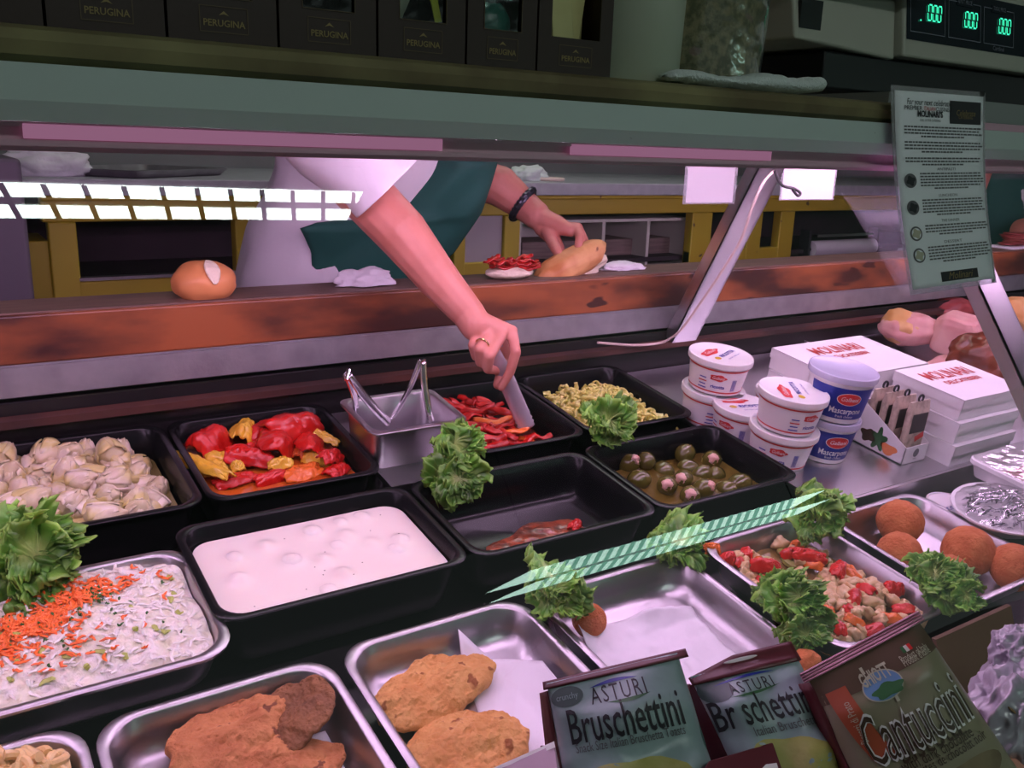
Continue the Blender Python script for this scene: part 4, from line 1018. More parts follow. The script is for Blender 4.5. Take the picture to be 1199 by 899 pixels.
tag(inst('cured_roast', blob_mesh('cured_roast', (.10, .05, .035), 14, .15, 1.3, 'meat_dark', 4), Matrix.Translation(dk(1115, 362, .02)) @ DT), 'dark red cured meat in the shadow behind the ham block', 'ham')
t = tag(MB().rings([rrect(.16, .10, .02, 0), rrect(.17, .11, .025, .012), rrect(.165, .105, .025, .013), rrect(.15, .09, .02, .004)]).build('meat_tray', 'steel', None, mw=Matrix.Translation(dk(985, 396, -.025)) @ DT), 'low steel meat tray behind the rear box stack', 'tray')
# ------------------------------------------------------------------ things on the top shelf: cartons
zb = 1.5585
ex = [-.005]+[onY(u, 45+u*.088, .64).x for u in (55, 197, 327, 442, 545, 627, 714)]
conts = [('dark', 'black_wrap'), ('dark', 'black_wrap'), ('teal', 'teal_wrap'), ('dark', 'black_wrap'), ('lime', 'lime_wrap'), ('teal', 'teal_wrap'), ('cream', 'cream_card')]
desc = ['partly cut off at the left edge', 'second from the left edge with a dark filled window', 'showing a black and teal wrapper in its window', 'showing a plain black wrapper, left of the lime one', 'showing silver and lime green wrapping in its window', 'showing teal wrapping, next to the cream filled one', 'with a notched front and cream cards inside']
for i in range(7):
    x0, x1 = ex[i]+.001, ex[i+1]-.001; w_ = x1-x0; hgt = .17; d_ = .085
    t = thing('chocolate_carton', 'dark brown display carton '+desc[i], 'carton', ((x0+x1)/2, .640, zb))
    mb = MB(); th = .0015; h = w_/2
    wb = .030; ww = w_*.27 if i not in (6,) else w_*.33
    # sides, back, bottom, front frame with opening
    mb.box((-h+th/2, d_/2, hgt/2), (th, d_, hgt)); mb.box((h-th/2, d_/2, hgt/2), (th, d_, hgt)); mb.box((0, d_-th/2, hgt/2), (w_-2*th, th, hgt)); mb.box((0, d_/2, th/2), (w_-2*th, d_-2*th, th))
    fy = th/2
    mb.box((0, fy, wb/2), (w_-2*th, th, wb))
    hf = hgt if i != 6 else .066
    for s in (-1, 1): mb.box((s*(ww+h-th)/2, fy, (wb+hf)/2), (h-th-ww, th, hf-wb))
    if i != 6: mb.box((0, fy, (.09+hgt)/2), (2*ww, th, hgt-.09))
    mb.build('box_shell', 'brown_card', t, smooth=False)
    mb = MB(); f2 = lambda u, v, o: Vector((u, -o-.0001, v))
    lw = w_*.22
    for (a0, b0, ra, rb) in ((0, .024, lw, .0003), (0, .008, lw, .0003), (-lw, .016, .0003, .008), (lw, .016, .0003, .008)): patch(mb, f2, a0, b0, ra, rb, m='gold_dim', shape='rect', n=2)
    text_on(mb, f2, 'PERUGINA', 0, .0135, .006, lw*1.75, m='gold_print', bold=.0001)
    mb.use('gold_print'); mb.add([f2(x, z, .0004) for x, z in ((-.0035, .0185), (0, .0215), (.0035, .0185), (0, .0195))], [(0, 1, 2, 3)])
    mb.build('printed_label', None, t)
    if i != 6:
        MB().box((0, .0025, .06), (2*ww-.001, .0004, .06)).build('window_film', 'film', t, smooth=False)
        mb = MB(); 
        for s in (-1, 1): mb.box((s*ww, -.0004, .0595), (.0005, .0006, .06))
        mb.box((0, -.0004, .0297), (2*ww, .0006, .0005)); mb.build('window_edge', 'gold_dim', t, smooth=False)
    # content
    cc = thing('chocolate_bag' if i != 6 else 'card_stack', ('wrapped sweets inside the brown carton '+desc[i]) if i != 6 else 'cream coloured cards standing in the notched brown carton', 'sweets' if i != 6 else 'card', ((x0+x1)/2, .640+.045, zb+.003))
    if i == 6:
        MB().box((0, -.01, .07), (w_*.8, .003, .14)).build('card', 'cream_card', cc, smooth=False)
        MB().box((-.006, -.03, .042), (.022, .006, .07), Matrix.Rotation(-.12, 3, 'Y')).build('sachet', 'cream_card', cc, bevel=.001)
        MB().box((.012, -.022, .046), (.018, .006, .06), Matrix.Rotation(.12, 3, 'Y')).build('sachet', 'cream_card', cc, bevel=.001)
    else:
        inst('wrapper', blob_mesh('wrapper', (w_*.42, .032, .075), i+2, .2, 1.7, 'black_wrap', 4), TR((0, 0, .077)), cc)
        if conts[i][0] == 'teal': inst('wrapper_base', blob_mesh('wrapper_base', (w_*.40, .036, .026), i+2, .08, 1.7, 'teal_wrap', 3), TR((0, -.003, .032)), cc)
        if conts[i][0] == 'lime':
            inst('wrapper_base', blob_mesh('wrapper_base', (w_*.2, .036, .035), i+5, .1, 1.7, 'pale_tub', 3), TR((-.012, -.004, .055)), cc)
            MB().box((.008, -.038, .062), (.006, .001, .07), Matrix.Rotation(-.25, 3, 'Y')).build('ribbon', 'lime_wrap', cc, smooth=False)
# pale tub and herb jar
xa = onY(705, 100, .69).x; xb = onY(775, 100, .69).x
t = thing('plastic_tub', 'tall pale translucent plastic tub between the brown cartons and the herb jar', 'tub', ((xa+xb)/2-.008, .70, zb))
rr = .055
MB().lathe([(rr*.95, 0), (rr, .004), (rr*1.06, .12), (rr*1.08, .22), (rr*1.14, .222), (rr*1.14, .235), (0.001, .236)], n=48).build('tub_wall', 'pale_tub', t)
xa = onY(778, 95, .69).x; xb = onY(905, 98, .69).x; rj = (xb-xa)/2
defm('jar_glass_base', (.6, .7, .65), .2)
t = thing('herb_jar', 'big clear jar filled with dried green herbs beside the scale', 'jar', ((xa+xb)/2, .665+rj, zb+.006))
MB().lathe([(rj*.9, 0), (rj, .006), (rj*1.02, .06), (rj*1.08, .22), (rj*1.09, .26)], n=56, cap1=False).build('jar_wall', 'film', t)
MB().lathe([(rj*1.12, .255), (rj*1.12, .285), (.001, .287)], n=48).build('jar_lid', 'pale_tub', t)
tag(MB().lathe([(rj*.88, .003), (rj*.965, .010), (rj*.985, .06), (rj*1.045, .22), (.001, .235)], n=72).build('dried_herbs', 'herbs', None, mw=Matrix.Translation(((xa+xb)/2, .665+rj, zb+.006))), 'coarse dried green herbs filling the big clear jar', 'herbs', kind='stuff')
# folded towel on shelf
x0 = onY(778, 100, .63).x; x1 = onY(963, 105, .63).x; mb = MB()
def g(a_, b_):
    th = 2*PI*a_; s = b_; k = math.sin(PI*min(1, max(0.02, s)))**.25 if 0 < s < 1 else .12
    hh = (.0065+.0045*max(0, s-.45)*2)*(1+.15*math.sin(s*14)); 
    return Vector((x0+(x1-x0)*s, .632+.020*math.cos(th)*k, 1.5585+hh+hh*math.sin(th)*k+.0015*noise.noise(Vector((s*20, th, 1)))))
mb.grid(g, 28, 80); tag(mb.build('folded_towel', 'towel', None, ang=180), 'folded white terry towel on the shelf edge below the herb jar', 'towel')
# ------------------------------------------------------------------ scale
ys = .78
pA = onY(1058, 66, ys); pB = onY(1056, 0, ys)
t = thing('deli_scale', 'cream electronic deli scale with three green number displays on the shelf', 'scale', (pA.x, ys, 1.572))
zl = pA.z-1.572; W_ = .42; slope = .07
mb = MB()
mb.hexa([Vector(p) for p in ((0, 0, zl), (W_, 0, zl), (W_, .22, zl), (0, .22, zl), (0, .018, zl+.115), (W_, .018, zl+.115), (W_, .2, zl+.115), (0, .2, zl+.115))]); mb.build('display_head', 'scale_body', t, bevel=.004)
xl = onY(925, 40, ys+.02).x-pA.x
mb = MB(); mb.hexa([Vector(p) for p in ((xl, .012, zl+.006), (-.001, .012, zl-.004), (-.001, .2, zl-.004), (xl, .2, zl+.006), (xl, .022, zl+.062), (-.001, .022, zl+.072), (-.001, .2, zl+.072), (xl, .2, zl+.062))])
mb.build('weighing_housing', 'scale_body', t, bevel=.004)
mb = MB(); mb.box((xl*.5, .10, zl+.082), (-xl*1.25, .24, .010)); mb.build('weighing_plate', 'steel', t, bevel=.002)
MB().box((xl+.028, .0165, zl+.036), (.040, .006, .034)).build('side_grille', 'scale_dark', t, smooth=False)
MB().box((W_*.42-.05, .12, zl*.5+.006), (W_*1.25, .20, zl-.016)).build('base', 'scale_dark', t, bevel=.003)
for sx in (.0, .36): MB().lathe([(.014, 0), (.014, .014)], (sx, .06, 0), 20).build('foot', 'scale_dark', t)
tilt = math.atan2(.018, .115)
def face(u, v, o): return Vector((u, v*math.sin(tilt)-o-.0003, zl+v*math.cos(tilt)))
pu = onY(1063, 50, ys).x-pA.x; pv = .012
mb = MB(); patch(mb, face, pu+.22, .060, .22, .037, off=.0006, m='scale_panel', shape='rect', n=2)
dp = mb.build('display_panel', None, t)
for k, (uc, lab) in enumerate(((.048, 'WEIGHT'), (.137, 'UNIT PRICE'), (.226, 'TOTAL PRICE'), )):
    mb = MB(); u0 = pu+uc
    for (a0, b0, ra, rb) in ((0, .084, .040, .0006), (0, .034, .040, .0006), (-.040, .059, .0006, .0255), (.040, .059, .0006, .0255)): patch(mb, face, u0+a0, b0, ra, rb, off=.0012, m='panel_line', shape='rect', n=2)
    patch(mb, face, u0, .084, .020, .005, off=.0014, m='scale_panel', shape='rect', n=2)
    text_on(mb, face, lab, u0, .0845, .008, .033, m='panel_line', off=.0018)
    mb.build('display_frame', None, dp)
    mb = MB(); q_ = 1.55
    for j in range(3):
        uu = u0+.010+(j-.6)*.0112; vv = .062; sk = .0012
        for (a0, b0, ra, rb) in ((sk, .0066, .0020, .0006), (-sk, -.0066, .0020, .0006), (-.0026+sk*.5, .0033, .0005, .0027), (-.0026-sk*.5, -.0033, .0005, .0027), (.0026+sk*.5, .0033, .0005, .0027), (.0026-sk*.5, -.0033, .0005, .0027)):
            patch(mb, face, uu+a0*q_, vv+b0*q_, ra*q_, rb*q_, off=.002, m='led', shape='rect', n=1)
    if k == 0: patch(mb, face, u0-.018, .050, .0013, .0010, off=.002, m='led', shape='rect', n=1)
    mb.build('green_digits', None, dp)
mb = MB(); text_on(mb, face, 'Cardinal', pu+.226, .029, .009, m='panel_line', off=.001); mb.build('maker_name', None, dp)
# ------------------------------------------------------------------ hanging sign on the glass
A0 = onY(1044, 99, .585); A1 = onY(1155, 108, .585)
wS = (A1-A0).length; hS = .236; dx = (A1-A0)/wS
B0 = onY(1067, 346, .545); B1 = onY(1168, 331, .545)
def sgn(u, v, o):   # u 0..wS from left, v 0..1 from top
    a_ = u/wS
    top_ = A0.lerp(A1, a_); bot = B0.lerp(B1, a_); p = top_.lerp(bot, v)
    p.y = .585-.004*v-.036*max(0, v-.45)**1.5*2.4; 
    q = p.copy(); q.y -= o+.0002; return q
# true-size sign: keep x of columns from the seen outline but depth from the curve
def sgn(u, v, o):
    a_ = u/wS; y = .590-.006*v-.030*max(0, v-.5)**1.4
    su, sv = 1044+(1155-1044)*a_, 99+9*a_
    eu, ev = 1067+(1168-1067)*a_, 346-15*a_
    mu_ = -6*math.sin(PI*v)
    p = onY(su+(eu-su)*v+mu_*(1 if v < 1 else 0), sv+(ev-sv)*v, y); p.y -= o+.0002; return p
t = thing('laminated_notice', 'laminated white catering notice hanging over the glass at the right', 'sign', sgn(wS/2, 0, 0))
SI = Matrix.Translation(-sgn(wS/2, 0, 0))
MB().grid(lambda a_, b_: sgn(wS*(.03+.94*a_), .025+.95*b_, -.0003), 12, 40).build('paper_sheet', 'paper_sign', t, mw=SI, solid=.0004, ang=180)
MB().grid(lambda a_, b_: sgn(wS*a_, b_, -.0012), 12, 40).build('plastic_sleeve', 'laminate', t, mw=SI, solid=.0003, ang=180)
sg = lambda x, y, o: sgn(x, 1-y/hS, o)   # metres up from bottom
def S(s, x, y, size, width=None, m='ink', **k): text_on(mb, sg, s, x, y, size, width, m=m, **k)
mb = MB(); cxs = wS*.40
S('For your next celebration', cxs, hS*.925, .010, wS*.50, shear=.3, m='ink')
S('PREMIER', wS*.22, hS*.895, .007, wS*.19); S('ITALIAN', wS*.395, hS*.895, .007, wS*.12, m='ink_red'); S('CUISINE AT', wS*.56, hS*.895, .007, wS*.20)
S("MOLINARI'S", cxs, hS*.868, .010, wS*.27, bold=.0003)
S('CALL US FOR CATERING', cxs, hS*.838, .004, wS*.22)
patch(mb, sg, wS*.775, hS*.885, wS*.165, hS*.058, off=.0004, m='ink', shape='rect', n=4)
S('Celebrate', wS*.775, hS*.882, .010, wS*.2, m='gold_print', off=.001, shear=.2); S('CATERING', wS*.775, hS*.86, .005, wS*.15, m='gold_print', off=.001)
rnd = random.Random(9)
def lines(x0, x1, y, n, step, cen=True):
    for k in range(n):
        yy = y-k*step; L_ = (x1-x0)*(1 if k < n-1 else .55); xx = (x0+x1)/2-L_/2 if cen else x0
        e = xx+L_
        while xx < e:
            wd = rnd.uniform(.003, .008); patch(mb, sg, xx+wd/2, yy, wd/2, step*.24, off=.0004, m='ink_grey', shape='rect', n=1); xx += wd+.0012
lines(wS*.12, wS*.92, hS*.805, 4, hS*.0155); lines(wS*.12, wS*.92, hS*.730, 4, hS*.0155); lines(wS*.12, wS*.92, hS*.652, 3, hS*.0155)
for k, (yy, nl) in enumerate(((.565, 6), (.435, 6), (.31, 4), (.205, 6))):
    S(('ANTIPASTI', 'LUNCHEON', 'THE DINNER', 'DESSERT')[k], wS*.56, hS*(yy+.033), .0045, wS*.2, m='ink_grey')
    lines(wS*.27, wS*.93, hS*(yy+.012), nl, hS*.0145)
    patch(mb, sg, wS*.16, hS*(yy-.022), wS*.068, hS*.035, off=.0004, m='ink_grey'); patch(mb, sg, wS*.16, hS*(yy-.022), wS*.045, hS*.022, off=.0009, m='cream_print' if k > 1 else 'ink', fn=lambda th: 1+.2*math.sin(4*th))
    if k > 1: patch(mb, sg, wS*.16, hS*(yy-.022), wS*.052, hS*.027, off=.0007, m='paper_sign')
patch(mb, sg, wS*.58, hS*.068, wS*.21, hS*.024, off=.0004, m='ink', shape='rect', n=6); S('Molinari', wS*.58, hS*.068, .012, wS*.28, m='gold_print', off=.001, shear=.35)
mb.build('printed_text', None, t, mw=SI)
# white cards hanging under the shelf
for (u0, v0, u1, v1, yy, lab) in ((806, 197, 857, 237, 1.0, 'white lamp lit card hanging under the shelf left of the support strut'), (918, 199, 974, 233, 1.31, 'bright white card hanging behind the top of the support strut')):
    a_ = onY(u0, v0, yy); b_ = onY(u1, v1, yy); cc = (a_+b_)/2; w_ = b_.x-a_.x; top = 1.507
    t = thing('price_card', lab, 'card', (cc.x, yy, top))
    hh = top-b_.z; 
    MB().box((0, 0, -hh/2), (w_, .0012, hh)).build('card', 'card_white', t, smooth=False)
    MB().box((0, 0, -hh/2-.001), (w_+.012, .0005, hh+.002)).build('plastic_sleeve', 'laminate', t, smooth=False)
# cable and cord on strut
mb = MB(); pts = [onY(u, v, y) for u, v, y in ((905, 201, 1.22), (893, 215, 1.21), (880, 245, 1.23), (868, 280, 1.27), (845, 318, 1.32), (822, 352, 1.37), (800, 383, 1.41), (785, 396, 1.44), (770, 402, 1.46), (740, 404, 1.46), (700, 401, 1.465))]
def smooth_pts(p, k=4):
    out = []
    for i in range(len(p)-1):
        p0, p1, p2, p3 = p[max(i-1, 0)], p[i], p[i+1], p[min(i+2, len(p)-1)]
        for j in range(k):
            t_ = j/k; out.append(.5*((2*p1)+(-p0+p2)*t_+(2*p0-5*p1+4*p2-p3)*t_*t_+(-p0+3*p1-3*p2+p3)*t_**3))
    return out+[p[-1]]
tag(mb.tube(smooth_pts(pts), .0028, 8).build('power_cable', 'cable'), 'thin pinkish cable running down the support strut', 'cable')
mb = MB(); pts = [onY(u, v, 1.20) for u, v in ((907, 200), (912, 212), (918, 218), (930, 221), (937, 226), (934, 229), (928, 222))]
tag(mb.tube(smooth_pts(pts), .003, 8).build('black_tie', 'black_cord'), 'knotted black cord tied at the top of the support strut', 'cord')
# ------------------------------------------------------------------ back area
yc = 2.4
def cz(v, u=600): return onY(u, v, yc).z
zt = 1.352; zo = 1.29
t = thing('yellow_cabinet', 'yellow painted wooden back cabinet with dark open compartments', 'cabinet', (1.8, yc, 0))
YI = Matrix.Translation((-1.8, -yc, 0)); mb = MB()
def bar(x0, x1, z0, z1, y0=yc-.02, y1=yc+.02): mb.box(((x0+x1)/2, (y0+y1)/2, (z0+z1)/2), (x1-x0, y1-y0, z1-z0))
xL, xR = onY(52, 300, yc).x, 4.4
bar(xL, xR, zo, zt); bar(xL, xR, zt-.012, zt+.0, yc-.035, yc-.02)
for u0, u1 in ((58, 91), (274, 295), (528, 541), (586, 604), (803, 826), (868, 884), (905, 921)):
    bar(onY(u0, 300, yc).x, onY(u1, 300, yc).x, .1, zo)
# lower rails under openings
for (u0, u1, v0) in ((58, 295, 325), (528, 604, 306), (803, 910, 291)):
    bar(onY(u0, 300, yc).x, onY(u1, 300, yc).x, .6, onY((u0+u1)/2, v0, yc).z, yc-.019, yc+.019)
fr = mb.build('face_frame', 'yellow', t, mw=YI, bevel=.004)
MB().box(((onY(33, 300, yc-.04).x+onY(60, 300, yc).x)/2, yc+.1, .62), (onY(60, 300, yc).x-onY(33, 300, yc).x, .2, 1.25)).build('side_panel', 'yellow', t, mw=YI, bevel=.004)
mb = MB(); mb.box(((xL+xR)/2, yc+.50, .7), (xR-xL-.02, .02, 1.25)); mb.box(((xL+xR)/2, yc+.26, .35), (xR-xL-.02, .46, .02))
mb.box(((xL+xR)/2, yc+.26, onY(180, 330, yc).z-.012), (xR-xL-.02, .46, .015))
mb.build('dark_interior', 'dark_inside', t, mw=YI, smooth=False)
a_ = onY(91, 318, yc).x; b_ = onY(274, 318, yc).x
MB().box(((a_+b_)/2, yc-.01, onY(180, 322, yc).z), (b_-a_, .03, .008)).build('metal_sill', 'steel', t, mw=YI, smooth=False)
a_ = onY(541, 280, yc).x; b_ = onY(587, 280, yc).x
MB().box(((a_+b_)/2, yc+.0, 1.2), (b_-a_, .01, .2)).build('grey_door', 'grey_panel', t, mw=YI, smooth=False)
# white cubby
a_ = onY(605, 300, yc+.05).x; b_ = onY(803, 300, yc+.05).x
zc0 = onY(700, 314, yc+.05).z
t = thing('white_cubby', 'white cubby shelf with three compartments inside the yellow cabinet', 'shelf', ((a_+b_)/2, yc+.05, zc0))
w_ = b_-a_; mb = MB(); 
mb.box((0, .14, -.006), (w_, .30, .014)); mb.box((0, .14, .165), (w_, .30, .01)); mb.box((0, .285, .08), (w_, .01, .17))
mb.build('frame', 'white_paint', t, smooth=False)
for u in (607, 705, 757, 801):
    xx = onY(u, 285, yc+.05).x-(a_+b_)/2; MB().box((xx, .13, .08), (.014, .27, .16)).build('divider', 'white_paint', t, smooth=False)
for k, (u0, u1) in enumerate(((612, 702), (709, 754), (761, 797))):
    x0 = onY(u0, 300, yc+.1).x; x1 = onY(u1, 300, yc+.1).x
    tag(MB().box(((x0+x1)/2, yc+.20, zc0+.045), (x1-x0-.02, .16, .09)).build('wooden_crate', 'crate_wood', bevel=.003), ('left', 'middle', 'right')[k]+' weathered wooden crate in the white cubby shelf', 'crate')
# stone slab
t = tag(MB().box(((xL+xR)/2-.15, yc+.42, (zt+1.392)/2), (xR-xL+.35, .92, 1.392-zt-.001)).build('stone_worktop', 'slab', bevel=.003), 'long pale stone worktop on the yellow cabinet', 'worktop')
# towel and tray on worktop
p = onZ(57, 203, 1.40)
tag(inst('crumpled_cloth', blob_mesh('crumpled_cloth', (.105, .05, .038), 5, .35, 1.6, 'napkin', 4, flat=-.6), Matrix.Translation((p.x, 2.50, 1.415))), 'crumpled white cloth on the back worktop at far left', 'cloth')
p = onZ(150, 195, 1.392); 
tag(MB().rings([rrect(.19, .13, .02, 0), rrect(.21, .15, .03, .018), rrect(.205, .145, .03, .019), rrect(.19, .13, .02, .004)]).build('metal_tray', 'steel_dull', None, mw=Matrix.Translation((onY(165, 200, 2.62).x, 2.62, 1.393)) @ Matrix.Rotation(.75, 4, 'Z')), 'shallow metal tray on the back worktop at left', 'tray')
p = onY(625, 205, 2.55)
tag(inst('crumpled_cloth', blob_mesh('crumpled_cloth', (.07, .04, .03), 15, .35, 1.6, 'towel', 4, flat=-.6), Matrix.Translation((p.x-.04, 2.52, 1.41))), 'small light cloth on the back worktop behind the wrist', 'cloth')
mb = MB(); pts = [Vector((p.x+.03+.05*math.cos(a_), 2.5+.035*math.sin(a_), 1.398)) for a_ in [2*PI*i/24 for i in range(25)]]
tag(mb.tube(pts, .006, 8).build('coiled_cord', 'cable'), 'coiled white cord on the back worktop beside the small cloth', 'cord')
# paper roll
t = thing('paper_roll', 'white paper roll on a black holder in the right cabinet opening', 'paper roll', onY(985, 290, yc+.02))
x0 = -(onY(1022, 290, yc).x-onY(950, 290, yc).x)/2
MB().tube([(x0, 0, 0), (-x0, 0, 0)], .035, 28).build('roll', 'roll_paper', t)
MB().tube([(x0-.03, 0, 0), (-x0+.03, 0, 0)], .008, 12).build('rod', 'ink', t)
for s in (-1, 1): MB().box((s*(-x0+.02), .01, .02), (.012, .05, .12)).build('bracket', 'ink', t, bevel=.002)
mb = MB(); mb.box((0, -.012, .055), (-2*x0*.9, .01, .010)); mb.build('tear_bar', 'steel', t, smooth=False)
# left dark fridge
x1 = onY(36, 300, 2.2).x
tag(MB().box((x1-.35, 2.35, .72), (.7, .3, 1.44)).build('dark_locker', 'fridge', bevel=.01), 'dark purple grey locker at the far left behind the counter', 'cabinet')
# ------------------------------------------------------------------ bread and scraps on the counter
zc_ = 1.2355
p = onY(240, 352, 1.545)
t = tag(empty('bread_roll', (p.x, 1.545, zc_+.024)), 'round glossy bread roll alone on the wooden counter', 'bread')
inst('crust', blob_mesh('crust', (.053, .045, .037), 5, .07, 1.2, 'crust_red', 4, flat=-.72), Matrix.Identity(4), t)
mb = MB(); 
def g(a_, b_):
    s = (b_-.5)*1.5; wdt = .011*(1-(s/.8)**2)+.001; th = s; ph = .12+(a_-.5)*2*wdt/.05
    d = Vector((math.sin(ph-.0)*1, -math.cos(ph)*math.cos(s*.9+.75), math.sin(s*.9+.75))); d.normalize()
    return Vector((d.x*.0545, d.y*.0468, d.z*.0392))
mb.grid(g, 6, 20); mb.build('scored_cut', 'crumb', t, solid=.001, ang=180)
pb = onY(668, 309, 1.56)
t = tag(empty('sandwich_roll', pb, Matrix.Rotation(-.38, 4, 'Y')), 'toasted sandwich roll half held upright by the hand over the counter', 'bread')
def lf(p): return Vector((math.copysign(abs(p.x)**.8, p.x), p.y, p.z))
inst('crust', blob_mesh('crust', (.102, .034, .034), 7, .07, 1.3, 'crust', 5, fn=lf), Matrix.Identity(4), t)
inst('crumb_side', blob_mesh('crumb_side', (.088, .028, .022), 8, .22, 2, 'crumb', 4), TR((.018, .010, -.022), (.2, .08, 0)), t)
pc = onY(598, 326, 1.54)
t = tag(empty('open_roll', (pc.x, 1.545, zc_+.012)), 'open bread half piled with red pepper strips on the counter', 'bread')
inst('crumb_base', blob_mesh('crumb_base', (.055, .035, .014), 9, .08, 1.4, 'crumb', 4, flat=-.7), Matrix.Identity(4), t)
rnd = random.Random(14)
for k in range(40):
    o = copy_tree(protoS[k % 5], Matrix.Translation((pc.x+rnd.uniform(-.038, .045), 1.540+rnd.uniform(-.022, .022), zc_+.024+rnd.uniform(0, .014))) @ Euler((rnd.uniform(-.5, .5), rnd.uniform(-.25, .25), rnd.uniform(-.7, .7))).to_matrix().to_4x4() @ Matrix.Scale(.8, 4))
    tag(o, 'red pepper strip piled on the open bread half', 'pepper strip', 'pepper strips on the bread')
def heap(name, label, cat, u, v, y, sx, sy, sz_, m, seed, zz=zc_):
    p = onY(u, v, y); return tag(inst(name, blob_mesh(name, (sx, sy, sz_), seed, .3, 1.8, m, 4, flat=-.2), Matrix.Translation((p.x, y, zz+sz_*.3))), label, cat)
heap('paper_napkin', 'white paper napkin lying right of the sandwich on the counter', 'napkin', 728, 325, 1.575, .055, .03, .014, 'napkin', 4)
heap('wiping_cloth', 'small crumpled white cloth on the counter under the apron', 'cloth', 428, 333, 1.565, .055, .03, .026, 'napkin', 6)
p = onY(1180, 300, 1.56)
for k in range(6): tag(inst('meat_slice', blob_mesh('meat_slice', (.055, .032, .006), 20+k, .25, 2, 'meat_dark', 3), Matrix.Translation((p.x+.02+.008*k, 1.565, zc_+.012+.006*k)) @ Matrix.Rotation(k*.5, 4, 'Z')), 'dark red meat slice stacked on the counter at far right', 'meat', 'meat slices at far right')
tag(MB().rings([rrect(.09, .045, .01, 0), rrect(.09, .045, .01, .006)]).build('butcher_paper', 'napkin', None, mw=Matrix.Translation((p.x+.03, 1.562, zc_))), 'white paper under the red meat slices at far right', 'paper')
# ------------------------------------------------------------------ persons
def body_mesh(chains, name, voxel, m, parent=None, smooth=6):
    """tapered limb chains fused into one continuous skin"""
    mb = MB()
    for ch_ in chains:
        pts = [Vector(p) for p, r in ch_]; rs = [r if isinstance(r, (int, float)) else r for p, r in ch_]
        P2 = []; R2 = []
        for i in range(len(pts)-1):
            k = max(2, int((pts[i+1]-pts[i]).length/(min(rs[i], rs[i+1])*.6)))
            for j in range(k): s = j/k; P2.append(pts[i].lerp(pts[i+1], s)); R2.append(rs[i]+(rs[i+1]-rs[i])*s)
        P2.append(pts[-1]); R2.append(rs[-1])
        mb.tube(P2, R2, 14)
        for p, r in ((pts[0], rs[0]), (pts[-1], rs[-1])): 
            mb.lathe([(.001*r, -r)]+[(r*math.cos(a_), r*math.sin(a_)) for a_ in [(-.4+.1*i)*PI for i in range(9)]]+[(.001*r, r)], p, 14)
        for p, r in ch_[1:-1]:
            mb.lathe([(.001*r, -r)]+[(r*math.cos(a_), r*math.sin(a_)) for a_ in [(-.4+.1*i)*PI for i in range(9)]]+[(.001*r, r)], p, 14)
    o = mb.build(name, m, parent)
    md = o.modifiers.new('r', 'REMESH'); md.mode = 'VOXEL'; md.voxel_size = voxel; md.use_smooth_shade = True
    sm = o.modifiers.new('m', 'SMOOTH'); sm.iterations = smooth; sm.factor = .5
    return o
Y = onY
person = tag(empty('person', (.9, 1.95, 0)), 'person in white shirt and green apron leaning in to lift peppers with tongs', 'person')
PI_ = Matrix.Translation((-.9, -1.95, 0))
shL = Vector((.60, 1.66, 1.60)); shR = Vector((1.06, 1.74, 1.60)); 
elL = Y(432, 228, 1.46); wrL = Y(549, 368, 1.315)
torso = [((.75, 1.97, .98), .14), ((.75, 1.93, 1.15), .14), ((.80, 1.86, 1.35), .145), ((.84, 1.77, 1.52), .13), ((.84, 1.70, 1.62), .07), ((.84, 1.66, 1.68), .058), ((.845, 1.63, 1.73), .07)]
chains = [torso, [((.70, 1.71, 1.58), .075), (shL, .062)], [((.98, 1.75, 1.58), .075), (shR, .062)]]
head = [((.845, 1.62, 1.75), .078), ((.845, 1.63, 1.81), .088), ((.845, 1.64, 1.85), .080)]; chains.append(head)
chains.append([((.845, 1.545, 1.775), .014), ((.845, 1.525, 1.755), .012)])   # nose
for s in (-1, 1): chains.append([((.845+s*.088, 1.635, 1.80), .012), ((.845+s*.092, 1.64, 1.77), .010)]); chains.append([((.75+s*.09, 1.98, .95), .10), ((.75+s*.11, 1.93, .52), .062), ((.75+s*.12, 1.98, .09), .042), ((.75+s*.12, 1.90, .05), .035), ((.75+s*.125, 1.84, .04), .03)])
# gripping arm
chains.append([(shL, .060), (Vector((.60, 1.56, 1.53)), .054), (elL+Vector((-.01, .03, .015)), .049), (Y(470, 272, 1.415), .046), (Y(512, 325, 1.36), .037), (wrL, .029), (Y(557, 381, 1.295), .028)])
kn = [Y(561, 391, 1.290), Y(574, 390, 1.275), Y(588, 390, 1.268), Y(599, 388, 1.268)]   # knuckles little..index
wrp = Y(556, 376, 1.30)
for i, k_ in enumerate(kn): chains.append([(wrp.lerp(k_, .1), .021), (wrp.lerp(k_, .6), .0155), (k_, .0115)])
chains.append([(Y(566, 395, 1.298), .018), (Y(585, 402, 1.296), .020), (Y(592, 410, 1.290), .016)])
fing = [[kn[0], Y(554, 404, 1.272), Y(557, 417, 1.282), Y(569, 418, 1.300)],
        [kn[1], Y(561, 409, 1.250), Y(562, 424, 1.262), Y(576, 426, 1.288)],
        [kn[2], Y(573, 417, 1.240), Y(571, 432, 1.252), Y(584, 434, 1.280)],
        [kn[3], Y(604, 412, 1.244), Y(597, 436, 1.248), Y(587, 453, 1.256)]]
for f_ in fing: chains.append([(f_[0], .0105), (f_[1], .0094), (f_[2], .0085), (f_[3], .0075)])
chains.append([(Y(570, 394, 1.305), .016), (Y(586, 418, 1.296), .0125), (Y(588, 436, 1.280), .0105), (Y(583, 450, 1.272), .009)])  # thumb
